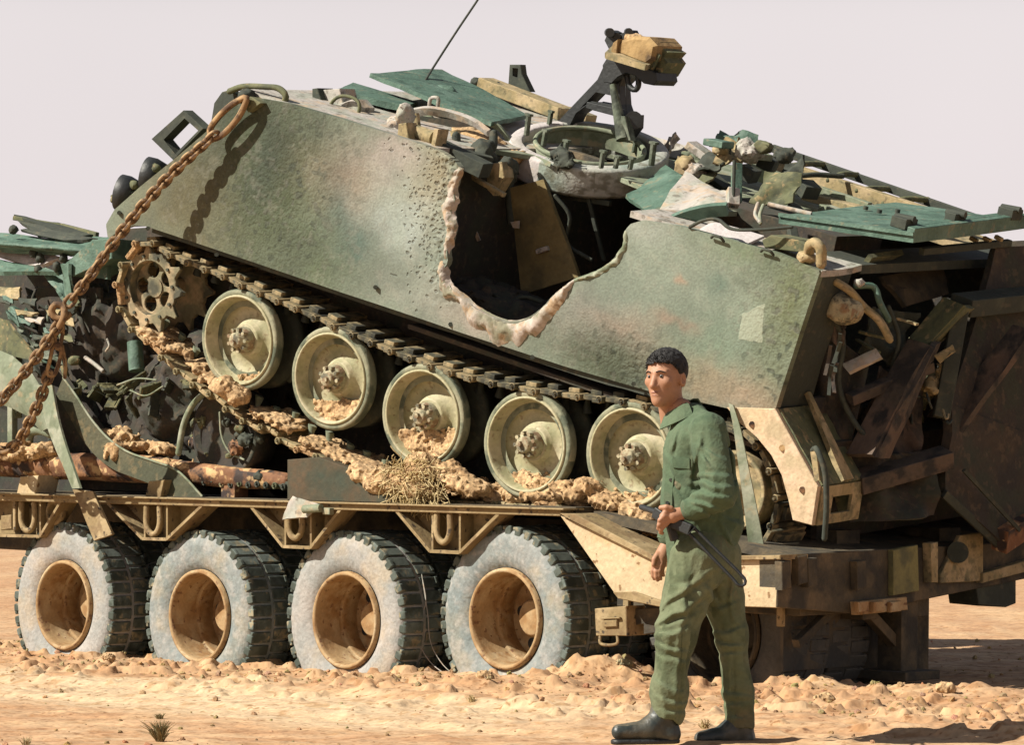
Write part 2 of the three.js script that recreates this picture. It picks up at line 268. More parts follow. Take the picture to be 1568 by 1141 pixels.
const WF = new Frame(V3(1, 0, 0), V3(0, 1, 0), V3(0, 0, 1), V3(0, 0, 0));

// ---------- objects ----------
const used = {};
function numbered(n) { const k = used[n] = (used[n] ?? -1) + 1; return k ? `${n}_${String(k).padStart(3, '0')}` : n; }
function mesh(name, geo, m, parent, label) {
  const o = new THREE.Mesh(geo, m); o.name = numbered(name); o.castShadow = o.receiveShadow = true; if (label) o.userData.label = label; if (parent) parent.add(o); return o;
}
function group(name, F, base, label, category, grp) {         // base in the frame's own coordinates
  const o = new THREE.Group(); o.name = numbered(name); o.quaternion.copy(F.q); o.position.copy(F.out(base)); o.userData = { label, category }; if (grp) o.userData.group = grp; scene.add(o); return o;
}
// parts: [name, geometry in the frame, material, label?, parts?]; the thing's origin is set at the foot of all of it
function thing(F, name, label, category, parts, grp) {
  const b = new THREE.Box3();
  const geos = (l) => l.forEach((p) => { p[1].computeBoundingBox(); b.union(p[1].boundingBox); if (p[4]) geos(p[4]); }); geos(parts);
  const base = V3((b.min.x + b.max.x) / 2, b.min.y, (b.min.z + b.max.z) / 2), o = group(name, F, base, label, category, grp);
  const add = (l, par) => l.forEach(([n, g, m, lab, kids]) => { g.translate(-base.x, -base.y, -base.z); const q = mesh(n, g, m, par, lab); if (kids) add(kids, q); }); add(parts, o);
  return o;
}
function lump(parts, amp, freq, seed, cell, k = 0.03) {        // an uneven heap: ellipsoids [cx, cy, cz, rx, ry, rz] joined, with a broken surface
  const b = new THREE.Box3(); for (const [x, y, z, rx, ry, rz] of parts) { b.expandByPoint(V3(x - rx, y - ry, z - rz)); b.expandByPoint(V3(x + rx, y + ry, z + rz)); }
  b.expandByScalar(amp * 1.5 + cell * 2);
  const C = parts.map(([x, y, z, rx, ry, rz]) => [V3(x, y, z), V3(rx, ry, rz)]);
  return nets((x, y, z) => { let d = 9; for (const [c, r] of C) d = smin(d, ell(x, y, z, c, r), k); if (d > amp * 4) return d; const f = fbm(x * freq + seed, y * freq, z * freq, 3), e = fbm(x * freq * 2.7, y * freq * 2.7 + seed, z * freq * 2.7, 3), h = vn(x * freq * 8, y * freq * 8, z * freq * 8); return d - amp * (Math.abs(f - 0.5) * 4 - 0.6) - amp * 0.8 * (0.7 - Math.abs(e - 0.5) * 4) - amp * 0.5 * (h - 0.5); }, b.min, b.max, cell);
}
// ---------- the two leaning frames of the place ----------
const TH = rad(41), TP = rad(0.9);
const tU0 = V3(Math.cos(TH), 0, Math.sin(TH)), tW = V3(-Math.sin(TH), 0, Math.cos(TH));
const tU = tU0.clone().multiplyScalar(Math.cos(TP)).add(V3(0, -Math.sin(TP), 0)).normalize(), tN = tW.clone().cross(tU);
const T = new Frame(tU, tN, tW, V3(0, 0, 0));
{ const P = atDepth(772, 948, 18.6); const O = P.clone().addScaledVector(tU, -1); O.y = 0; T.m.setPosition(O); T.i = T.m.clone().invert(); T.O = O; }
const AT = rad(36), AP = rad(16.7), AR = rad(4.5);
const aU = V3(Math.cos(AT), 0, Math.sin(AT)).multiplyScalar(Math.cos(AP)).add(V3(0, -Math.sin(AP), 0)), aW0 = V3(-Math.sin(AT), 0, Math.cos(AT)), aN0 = aW0.clone().cross(aU);
const aW = aW0.clone().multiplyScalar(Math.cos(AR)).addScaledVector(aN0, -Math.sin(AR)), aN = aN0.clone().multiplyScalar(Math.cos(AR)).addScaledVector(aW0, Math.sin(AR));
const A = new Frame(aU, aN, aW, onPlane(806, 772, atDepth(647, 520, 19.1), aW));

// ---------- the ground ----------
const dTrailer = (x, z) => (x - T.O.x) * tW.x + (z - T.O.z) * tW.z, sTrailer = (x, z) => (x - T.O.x) * tU0.x + (z - T.O.z) * tU0.z;
const bumps = [[905, 1050, 0.12, 0.28, 0.2], [960, 1046, 0.11, 0.16, 0.2], [830, 1058, 0.07, 0.3, 0.2], [700, 1060, 0.05, 0.35, 0.22], [1240, 1062, 0.05, 0.5, 0.3], [1520, 1075, 0.08, 0.35, 0.3], [1400, 1070, 0.06, 0.4, 0.3], [60, 1012, 0.04, 0.3, 0.2]].map(([px, py, h, rx, rz]) => { const d = ray(px, py), t = -EYE / d.y; return [d.x * t, d.z * t, h, rx, rz]; });
function groundH(x, z) {
  const d = dTrailer(x, z), near = step(-1.2, 0, d) * (1 - step(1.0, 2.2, d + 0.5 * (fbm(x * 1.3, z * 1.3, 3, 3) - 0.5))), s = sTrailer(x, z);
  let h = 0.05 * (fbm(x * 0.5 + 7, z * 0.5, 0, 3) - 0.5);
  const cl = Math.abs(fbm(x * 5, z * 5, 4, 4) - 0.5) * 2;
  h += near * (0.03 * cl + 0.016 * fbm(x * 15, z * 15, 12, 3) + 0.045 * (fbm(x * 2.2, z * 2.2, 9, 4) - 0.45)) + (1 - near) * 0.014 * (fbm(x * 6, z * 6, 2, 4) - 0.5);
  const ru = Math.abs(((d - 1.75 + 0.1 * Math.sin(s)) / 0.34)); h -= 0.03 * (1 - step(0.6, 1.15, ru)) * (s < 2.5 ? 1 : 0.4) * (0.8 + 0.4 * vn(s * 9, 1)); const r2 = Math.abs((d - 2.75 + 0.15 * Math.sin(s * 0.7 + 1)) / 0.3); h -= 0.025 * (1 - step(0.6, 1.15, r2)); h += 0.016 * (step(0.9, 1.1, ru) - step(1.1, 1.5, ru)) * vn(s * 5, 3);   // a wheel rut in front
  for (const [bx0, bz, bh, rx, rz] of bumps) { const q = ((x - bx0) / rx) ** 2 + ((z - bz) / rz) ** 2; if (q < 4) h += bh * Math.exp(-q * 1.6) * (0.75 + 0.45 * cl); }
  h += 0.03 * step(0.6, 0.75, fbm(x * 9, z * 9, 6, 3)) * (0.25 + near);
  return h;
}
{
  const axis = (a, b, c, far) => { const l = []; for (let v = a; v <= b + 1e-6; v += c) l.push(v); let s = c, v = b; while (v < far) { s *= 1.16; v += s; l.push(v); } s = c; v = a; while (v > -far) { s *= 1.16; v -= s; l.unshift(v); } return l; };
  const X = axis(-3.4, 3.4, 0.021, 900), Z = axis(-22, -13.6, 0.024, 900), P = [], C = [], UV = [], I = [];
  for (const z of Z) for (const x of X) {
    const out = Math.hypot(x, z + 18) > 60 ? 1 : 0, h = out ? 0.6 * (fbm(x * 0.01, z * 0.01, 1, 3) - 0.5) : groundH(x, z);
    P.push(x, h, z); UV.push(x * 0.5, z * 0.5);
    const d = dTrailer(x, z), s = sTrailer(x, z), f = fbm(x * 0.9, z * 2.2, 5, 4), g = fbm(x * 5, z * 9, 8, 4);
    const paleBand = step(0.9, 1.5, d + (f - 0.5)) * (1 - step(2.5, 3.3, d)) * (1 - 0.8 * step(2.2, 4, s)), mix = clamp(0.08 + 0.7 * paleBand + (g - 0.5) * 0.9), rich = clamp((fbm(x * 3, z * 5, 11, 4) - 0.42) * 3);
    const c0 = [0.53, 0.30, 0.15], c1 = [0.64, 0.41, 0.22], c2 = [0.70, 0.525, 0.33];
    for (let k = 0; k < 3; k++) C.push(lerp(lerp(c0[k], c1[k], rich), c2[k], mix));
  }
  const n = X.length; for (let j = 0; j < Z.length - 1; j++) for (let i = 0; i < n - 1; i++) { const a = j * n + i; I.push(a, a + n, a + 1, a + 1, a + n, a + n + 1); }
  const g = new THREE.BufferGeometry(); g.setAttribute('position', new THREE.Float32BufferAttribute(P, 3)); g.setAttribute('color', new THREE.Float32BufferAttribute(C, 3)); g.setAttribute('uv', new THREE.Float32BufferAttribute(UV, 2)); g.setIndex(I); g.computeVertexNormals();
  const m = new THREE.MeshStandardMaterial({ vertexColors: true, roughness: 1, map: colourTex([0.93, 0.93, 0.93], [[[0.74, 0.66, 0.56], 30, 0.62, 0.12], [[1, 1, 1], 10, 0.55, 0.2], [[0.5, 0.4, 0.3], 70, 0.7, 0.1]], 0.22, 77), bumpMap: B.rough, bumpScale: 0.02 });
  const o = mesh('ground', g, m, scene); o.userData = { kind: 'structure', label: 'pale orange desert sand churned into clods beside the trailer' };
}
const groundAt = (px, py) => { const d = ray(px, py); let t = -EYE / d.y; for (let i = 0; i < 4; i++) { t = (groundH(d.x * t, d.z * t) - EYE) / d.y; } return V3(d.x * t, groundH(d.x * t, d.z * t), d.z * t); };
// ---------- the wrecked carrier: x to its rear, y up through its roof, z out of its near side ----------
const carrier = group('tracked_carrier', A, V3(0, 0, 0), 'burnt-out green tracked armoured carrier with its side torn open, loaded on the trailer', 'armoured carrier');
const cp = (n, g, m, l) => mesh(n, Array.isArray(g) ? G(g) : G(g), m, carrier, l);
const R1 = rng(11);
// side plate with the hole torn in it
const sidePx = [[352, 158], [400, 151], [440, 158], [520, 181], [600, 206], [640, 219], [672, 230], [694, 242], [708, 258], [703, 272], [697, 290], [699, 306], [692, 325], [698, 345], [696, 362], [690, 378], [691, 396], [684, 412], [687, 428], [700, 443], [716, 457], [731, 470], [752, 483], [778, 492], [800, 491], [822, 481], [842, 464], [856, 450], [872, 438], [890, 427], [912, 418], [932, 405], [946, 390], [955, 372], [957, 352], [965, 343], [985, 337], [1040, 346], [1120, 368], [1190, 388], [1255, 415], [1222, 512], [1186, 626], [1110, 626], [990, 600], [860, 561], [650, 490], [520, 447], [390, 402], [300, 372], [225, 347], [205, 345], [185, 352], [166, 366], [163, 344], [176, 321], [215, 286], [265, 246], [330, 190]];
const sideP = A.p2(sidePx, 0), sb = [Math.min(...sideP.map((p) => p[0])), Math.max(...sideP.map((p) => p[0])), Math.min(...sideP.map((p) => p[1])), Math.max(...sideP.map((p) => p[1]))];
const spot = (px, py, rx, ry) => { const p = A.w(px, py, 0), k = 1 / 210; return [p.x, p.y, rx * k, ry * k]; };
const gauss = (u, n, [cx, cy, rx, ry], tilt = 0) => { const c = Math.cos(tilt), s = Math.sin(tilt), x = u - cx, y = n - cy; return Math.exp(-(((x * c + y * s) / rx) ** 2) - ((-x * s + y * c) / ry) ** 2); };
const holeP = A.p2(sidePx.slice(7, 36), 0);
const holeDist = (u, n) => { let d = 9; for (let i = 0; i < holeP.length - 1; i++) { const [a, b] = holeP[i], [c, e] = holeP[i + 1], t = clamp(((u - a) * (c - a) + (n - b) * (e - b)) / ((c - a) ** 2 + (e - b) ** 2)); d = Math.min(d, Math.hypot(u - a - t * (c - a), n - b - t * (e - b))); } return d; };
const bulge1 = spot(905, 490, 120, 60), bulge2 = spot(720, 470, 70, 45), dent = spot(1075, 470, 160, 60), turn = spot(970, 590, 170, 50);
const leftEdge = holeP.slice(0, 12), leftDist = (u, n) => { let d = 9; for (let i = 0; i < leftEdge.length - 1; i++) { const [a, b] = leftEdge[i], [c, e] = leftEdge[i + 1], t = clamp(((u - a) * (c - a) + (n - b) * (e - b)) / ((c - a) ** 2 + (e - b) ** 2)); d = Math.min(d, Math.hypot(u - a - t * (c - a), n - b - t * (e - b))); } return d; };
const crust = (u, n) => { const k = Math.exp(-((leftDist(u, n) / 0.13) ** 2)); return k > 0.02 ? k * (0.034 * Math.pow(fbm(u * 26, n * 30, 4, 3), 1.5) + 0.016 * (vn(u * 62, n * 62, 9) - 0.5)) : 0; };
const sideDisp = (u, n) => crust(u, n) + 0.05 * gauss(u, n, bulge1, -0.3) + 0.03 * gauss(u, n, bulge2) - 0.02 * gauss(u, n, dent) - 0.05 * gauss(u, n, turn, 0) + 0.014 * (fbm(u * 2.2, n * 2.2, 3, 3) - 0.5) + 0.012 * Math.exp(-holeDist(u, n) / 0.03) * (fbm(u * 22, n * 22, 1, 3) - 0.3) * 2;
function worley(x, y, s) { const X = Math.floor(x), Y = Math.floor(y); let d = 9, id = 0; for (let j = -1; j < 2; j++) for (let i = -1; i < 2; i++) { const a = X + i + 0.15 + 0.7 * hash(X + i, Y + j, s), b = Y + j + 0.15 + 0.7 * hash(X + i, Y + j, s + 9), q = Math.hypot(x - a, y - b); if (q < d) { d = q; id = hash(X + i, Y + j, s + 5); } } return [d, id]; }
function sideTextures() {
  const w = 2048, h = 1024, d = new Uint8Array(w * h * 4), b = new Uint8Array(w * h * 4);
  const L = [  // [where, colour, strength, edge noise]
    [spot(300, 300, 130, 120), [0.20, 0.175, 0.085], 0.95], [spot(420, 280, 95, 150), [0.072, 0.092, 0.036], 1], [spot(480, 400, 70, 70), [0.14, 0.175, 0.09], 0.9],
    [spot(370, 180, 70, 60), [0.072, 0.09, 0.04], 0.9], [spot(410, 240, 26, 60), [0.07, 0.095, 0.055], 0.7], [spot(525, 318, 22, 32), [0.06, 0.13, 0.09], 0.95], [spot(545, 372, 26, 22), [0.09, 0.17, 0.12], 0.85],
    [spot(540, 275, 62, 38), [0.37, 0.28, 0.18], 0.85], [spot(600, 242, 60, 32), [0.50, 0.42, 0.34], 0.85], [spot(665, 290, 34, 60), [0.40, 0.335, 0.195], 0.95], [spot(610, 335, 70, 46), [0.46, 0.50, 0.41], 0.85],
    [spot(640, 455, 60, 30), [0.42, 0.43, 0.33], 0.7], [spot(730, 480, 46, 30), [0.62, 0.5, 0.4], 0.8], [spot(985, 350, 60, 16), [0.6, 0.58, 0.5], 0.7], [spot(1000, 400, 110, 55), [0.40, 0.455, 0.33], 0.85],
    [spot(900, 490, 80, 30), [0.46, 0.44, 0.36], 0.6], [spot(935, 570, 70, 45), [0.10, 0.125, 0.065], 0.9], [spot(960, 500, 50, 18), [0.52, 0.38, 0.26], 0.6], [spot(1030, 492, 36, 9), [0.50, 0.30, 0.2], 0.75], [spot(1090, 540, 70, 40), [0.23, 0.32, 0.205], 0.7],  // the dark green spot also paints in form shade under the bulge
    [spot(1150, 610, 90, 26), [0.50, 0.36, 0.235], 0.95], [spot(1070, 580, 60, 22), [0.36, 0.29, 0.17], 0.7], [spot(1212, 470, 38, 110), [0.17, 0.19, 0.085], 0.9], [spot(1140, 390, 60, 22), [0.20, 0.25, 0.13], 0.7], [spot(1095, 440, 12, 12), [0.16, 0.24, 0.17], 0.7], [spot(1040, 425, 9, 5), [0.6, 0.42, 0.27], 0.8]];
  const q1 = A.p2([[1133, 482], [1168, 466], [1164, 524], [1128, 520]], 0), base = [0.27, 0.31, 0.215];
  const pitC = spot(672, 310, 36, 90), pitC2 = spot(650, 240, 60, 20), roughL = spot(430, 290, 120, 170), roughR = spot(1200, 520, 60, 120), roughB = spot(960, 560, 90, 50);
  for (let j = 0; j < h; j++) for (let i = 0; i < w; i++) {
    const u = lerp(sb[0], sb[1], (i + 0.5) / w), n = lerp(sb[2], sb[3], (j + 0.5) / h), wu = u + 0.10 * (vn(u * 7, n * 7, 2) - 0.5) + 0.06 * (vn(u * 19, n * 19, 5) - 0.5), wn = n + 0.10 * (vn(u * 7 + 50, n * 7, 2) - 0.5) + 0.06 * (vn(u * 19 + 50, n * 19, 5) - 0.5);
    const c = base.slice(), f1 = vn(u * 12, n * 12, 1), f2 = vn(u * 40, n * 40, 2), f3 = vn(u * 110, n * 110, 3);
    for (const [s, col, st] of L) { const m = clamp(st * gauss(wu, wn, s) * (0.8 + 0.5 * f1)); if (m > 0.01) for (let k = 0; k < 3; k++) c[k] = lerp(c[k], col[k], m); }
    const rough = clamp(gauss(u, n, roughL) + gauss(u, n, roughR) + gauss(u, n, roughB));
    const dk = rough * step(0.58, 0.72, 0.55 * f2 + 0.45 * vn(u * 24, n * 24, 7)), lt = step(0.5, 0.85, 0.5 * f2 + 0.5 * f1);
    const mo = 0.62 + 0.76 * fbm(u * 4, n * 4, 8, 4); for (let k = 0; k < 3; k++) { c[k] *= mo; c[k] = lerp(c[k], [0.04, 0.055, 0.028][k], dk * 0.75); c[k] = lerp(c[k], [0.48, 0.45, 0.33][k], lt * 0.22); c[k] *= (0.86 + 0.28 * f3) * [0.45, 0.475, 0.52][k]; }
    const pale = polyDist(u, n, q1) + 0.012 * (f2 - 0.5); if (pale < 0) for (let k = 0; k < 3; k++) c[k] = lerp(c[k], [0.31, 0.335, 0.255][k], 0.5);
    // surface: skid grit, then pits melted in the metal near the hole
    let z = 0.55 + 0.06 * (f3 - 0.5) + rough * (0.26 * (vn(u * 52, n * 52, 9) - 0.5) + 0.12 * (f3 - 0.5)) + (pale < 0 ? 0.06 : 0);
    const pz = clamp(gauss(wu, wn, pitC) * 1.2 + gauss(wu, wn, pitC2) * 0.5), [wd, wi] = pz > 0.05 ? worley(wu * 0.5 * 30 + u * 15, n * 32, 15) : [9, 0], pr = 0.14 + 0.34 * ((wi * 7.3) % 1), pit = wi < pz * 1.05 ? step(pr, pr * 0.45, wd + 0.12 * (f3 - 0.5)) * (0.5 + 0.5 * ((wi * 3.7) % 1)) : 0; z -= 0.6 * pit - 0.15 * pz * (f2 - 0.5);
    if (pit > 0.3) for (let k = 0; k < 3; k++) c[k] *= 1 - 0.45 * pit;  // shade inside the pits put into the colour as well
    const a = (j * w + i) * 4; for (let k = 0; k < 3; k++) { d[a + k] = clamp(enc(c[k]), 0, 255); b[a + k] = clamp(z) * 255; } d[a + 3] = b[a + 3] = 255;
  }
  return [finish(d, w, h, true), finish(b, w, h, false)];
}
const [sideMap, sideBump] = sideTextures();
M.side = new THREE.MeshStandardMaterial({ map: sideMap, bumpMap: sideBump, bumpScale: 0.014, roughness: 0.85 });
mesh('side_plate', dentedPlate(sideP, 0.0145, 0.045, sideDisp, (u, n) => [(u - sb[0]) / (sb[1] - sb[0]), (n - sb[2]) / (sb[3] - sb[2])]), M.side, carrier, 'dented side plate with melted patchy green paint and a torn hole');
// metal peeled out along the lower edge of the hole: a thin ragged lip that curls back over the plate
{
  const lip = (px, name, m, label, base, spikes, seed, wr) => {
    const c = new THREE.CatmullRomCurve3(px.map(([x, y]) => A.w(x, y, 0)), false, 'centripetal'), n = Math.round(c.getLength() / 0.011), rows = 7, grid = Array.from({ length: rows }, () => []);
    const sp = spikes.map(([x, y, l, w]) => { const p = A.w(x, y, 0); return [p.x, p.y, l, w]; });
    for (let i = 0; i <= n; i++) {
      const p = c.getPointAt(i / n), t = c.getTangentAt(i / n), m0 = V3(t.y, -t.x, 0).normalize(), k = i * 0.011;
      let L = base * (0.4 + 1.3 * Math.pow(fbm(k * 9, seed, 2, 3), 2) * 2 + 0.5 * vn(k * 60, seed)), dn = 0;
      for (const [x, y, l, w] of sp) { const g = Math.exp(-(((p.x - x) / w) ** 2) - ((p.y - y) / w) ** 2); L += l * g; dn = Math.max(dn, g); }
      const m1 = m0.clone().lerp(V3(0.22 * Math.sin(k * 30), -1, 0), 0.6 * dn).normalize(), r = 0.02 * (fbm(k * 22, seed + 3, 1, 3) - 0.5);
      L *= Math.min(1, 0.25 + k / 0.22, 0.25 + (n - i) * 0.011 / 0.12);
      for (let q = 0; q < rows; q++) {
        const s = q / (rows - 1), e = Math.min(1, i / 4, (n - i) / 4), u = p.x + m1.x * s * L - m0.x * 0.012 * (1 - s), v = p.y + m1.y * s * L - m0.y * 0.012 * (1 - s);
        grid[q].push(V3(u, v, sideDisp(u, v) - 0.03 * (1 - s) * (1 - s) + e * (wr * Math.sin(Math.PI * Math.pow(s, 0.8)) * (0.7 + 0.8 * vn(k * 20, s * 3, seed)) + r * Math.sin(Math.PI * s) + 0.010 * (vn(k * 60, s * 9, seed) - 0.5)) + 0.006 - 0.010 * s * (1 - 0.0)));
      }
    }
    cp(name, plate(grid, 0.009), m, label);
  };
  lip([[681, 398], [684, 414], [688, 430], [701, 445], [717, 459], [732, 472], [753, 485], [778, 494], [800, 493], [822, 483], [842, 466], [856, 452], [872, 440], [884, 430]], 'torn_edge', M.lipMetal, 'pinkish tan metal peeled outward at the hole', 0.036, [[768, 490, 0.10, 0.07], [792, 492, 0.07, 0.03], [735, 472, 0.06, 0.08], [822, 482, 0.05, 0.07], [690, 420, 0.03, 0.09]], 4, 0.024);
  lip([[884, 430], [912, 419], [932, 406], [946, 391], [955, 373], [957, 354]], 'torn_edge', M.pale, 'smooth greenish edge right of the hole', 0.02, [], 9, 0.012);
  lip([[708, 257], [703, 272], [697, 290], [699, 306], [692, 325], [698, 345], [696, 362], [690, 378], [686, 396]], 'melted_edge', M.lipMetal, null, 0.035, [], 14, 0.014);
}
// hull: sponson floor, lower side, belly, far side, nose, roof
const nTop = A.w(700, 243, 0).y, HW = -2.6;
const strip = (px, z0, z1, th, off = 0) => { const l = A.p2(px, 0), o = []; for (let i = 0; i < l.length - 1; i++) { const [a, b] = [l[i], l[i + 1]]; o.push(sheet(V3(a[0], a[1], z0), V3(b[0], b[1], z0), V3(b[0], b[1], z1), V3(a[0], a[1], z1), th, 6, 6, 0.006, i + off)); } return o; };
cp('glacis_plate', strip([[352, 160], [330, 192], [265, 248], [176, 323], [165, 345]], -0.05, HW, 0.04), M.olive);
cp('sponson_floor', strip([[1180, 630], [990, 606], [860, 567], [650, 496], [390, 408], [225, 353]], -0.05, -0.6, 0.03), M.dark);
{
  const f = A.w(200, 352, 0), r = A.w(1186, 626, 0), belly = A.w(806, 738, 0).y;
  cp('lower_hull', [extr([[f.x + 0.15, f.y + 0.02], [f.x + 0.1, f.y - 0.25], [f.x + 0.55, belly - 0.06], [r.x - 0.1, belly - 0.02], [r.x + 0.12, r.y]], -2.05, -0.52, [], 0.02)], M.burnt);
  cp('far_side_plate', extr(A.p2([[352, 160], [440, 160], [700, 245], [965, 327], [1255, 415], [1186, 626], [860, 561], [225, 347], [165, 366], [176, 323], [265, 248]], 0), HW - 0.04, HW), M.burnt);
  for (const d of [0.6, 1.25, 1.95, 2.6, 3.2]) cp('axle_arm', [rod(V3(f.x + d, belly + 0.1, -0.6), V3(f.x + d - 0.05, belly + 0.02, -0.3), 0.05)], M.dark);
}
const roofLine = (u) => { const a = A.w(440, 160, 0), b = A.w(1255, 415, 0), t = (u - a.x) / (b.x - a.x); return lerp(a.y, b.y, t) - 0.004; };
const RF = (u, w, d = 0) => V3(u, roofLine(u) + d, w);
{
  const u0 = A.w(352, 160, 0).x, uA = A.w(655, 225, 0).x, uB = A.w(965, 335, 0).x, uC = A.w(1255, 415, 0).x;
  cp('front_roof', [sheet(RF(u0 + 0.05, -0.03, -0.01), RF(uA, -0.03, -0.015), RF(uA, HW), RF(u0 + 0.05, HW), 0.035, 8, 8, 0.008, 3)], M.ash);
  // torn middle of the roof, its near part gone; the commander's opening is cut out of it
  const hole = A.w(900, 243, -1.3).x, pts = [[uA - 0.02, -0.62], [uA + 0.14, -0.85], [uA + 0.3, -0.8], [hole - 0.5, -1.05], [hole - 0.42, -1.28], [hole + 0.42, -1.28], [hole + 0.46, -1.0], [uB - 0.08, -0.75], [uB, -0.35], [uB + 0.02, HW], [uA - 0.02, HW]]; { const k = pts.findIndex((p) => p[0] === hole - 0.42); pts.splice(k + 1, 0, ...Array.from({ length: 13 }, (_, i) => { const a = Math.PI * (1 - (i + 1) / 14); return [hole + 0.42 * Math.cos(a), -1.28 - 0.42 * Math.sin(a)]; })); }
  const circ0 = Array.from({ length: 28 }, (_, i) => [hole + 0.36 * Math.cos(i / 28 * 6.283), -1.3 + 0.36 * Math.sin(i / 28 * 6.283)]);
  const slope = Math.atan2(roofLine(uB) - roofLine(uA), uB - uA);
  const g = extr(pts.map(([x, z]) => [x, -z]), -0.03, 0, []); g.rotateX(-Math.PI / 2); g.translate(-uA, 0, 0); g.rotateZ(slope); g.translate(uA, roofLine(uA) - 0.004, 0);
  cp('torn_roof', g, M.pale);
  cp('rear_roof_rail', [sheet(RF(uB - 0.02, -0.02, -0.012), RF(uC, -0.02, -0.012), RF(uC, -0.42), RF(uB + 0.02, -0.42), 0.035, 8, 4, 0.012, 8)], M.ash);
  cp('far_roof_rail', [sheet(RF(uB, HW + 0.5), RF(uC, HW + 0.5), RF(uC, HW), RF(uB, HW), 0.035, 8, 4, 0.012, 9)], M.ochre);
  cp('rear_roof_beam', [sheet(RF(uC - 0.28, -0.42), RF(uC, -0.42), RF(uC, HW + 0.4), RF(uC - 0.28, HW + 0.4), 0.05)], M.dark);
  // what is inside: bulkhead, floor, engine mass
  cp('bulkhead', [sheet(V3(uA + 0.02, roofLine(uA) - 1.0, -0.06), V3(uA + 0.02, roofLine(uA) - 1.0, HW), V3(uA - 0.0, roofLine(uA) - 0.04, HW), V3(uA, roofLine(uA) - 0.04, -0.4), 0.02, 6, 6, 0.03)], M.burnt);
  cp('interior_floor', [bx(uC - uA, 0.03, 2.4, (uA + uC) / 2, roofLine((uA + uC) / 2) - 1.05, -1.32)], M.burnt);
  const q = (px, py, w = -0.75) => A.w(px, py, w);
  cp('interior_panel', [sheet(q(783, 288), q(834, 275), q(888, 424), q(800, 452), 0.03, 6, 6, 0.012, 2)], M.panel = mat([0.19, 0.145, 0.055], [[[0.26, 0.2, 0.085], 4, 0.55, 0.3], [[0.1, 0.085, 0.04], 8, 0.62, 0.2, 0.7]], { bs: 0.003 }), 'dusty brown panel standing inside the hole');
  cp('panel_handle', [bar(q(822, 386, -0.72), q(840, 380, -0.72), 0.03, 0.03)], M.ash);
  cp('interior_frame', [rod(q(778, 262), q(784, 345), 0.03), sheet(q(705, 300, -1.3), q(780, 330, -1.3), q(800, 470, -1.2), q(705, 440, -1.2), 0.03, 4, 4, 0.05)], M.dark);
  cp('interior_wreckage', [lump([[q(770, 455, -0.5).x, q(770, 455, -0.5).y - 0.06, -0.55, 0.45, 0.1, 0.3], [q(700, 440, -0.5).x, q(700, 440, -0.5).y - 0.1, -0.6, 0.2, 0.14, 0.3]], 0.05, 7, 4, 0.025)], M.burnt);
  for (const [x0, y0, x1, y1, w] of [[710, 300, 770, 318, 0.03], [715, 420, 765, 395, 0.035], [740, 260, 752, 330, 0.028], [900, 300, 925, 400, 0.03], [860, 300, 935, 312, 0.04], [730, 440, 800, 462, 0.05]]) cp('interior_fitting', [bar(q(x0, y0, -1.0), q(x1, y1, -1.05), w, w * 0.8)], M.dark);
  cp('cable', tube([q(745, 470, -0.45), q(758, 452, -0.4), q(775, 466, -0.4), q(800, 455, -0.45), q(830, 462, -0.5)], 0.014), M.dark); cp('cable', tube([q(850, 300, -0.7), q(872, 330, -0.75), q(868, 372, -0.8), q(905, 398, -0.8)], 0.012), M.dark);
  cp('sheet_scrap', [sheet(q(724, 350, -0.6), q(728, 348, -0.6), q(736, 368, -0.6), q(731, 370, -0.6), 0.006)], M.ash);
  cp('sheet_scrap', [sheet(q(782, 340, -0.7), q(796, 338, -0.7), q(795, 350, -0.7), q(786, 349, -0.7), 0.006)], M.ash);
}
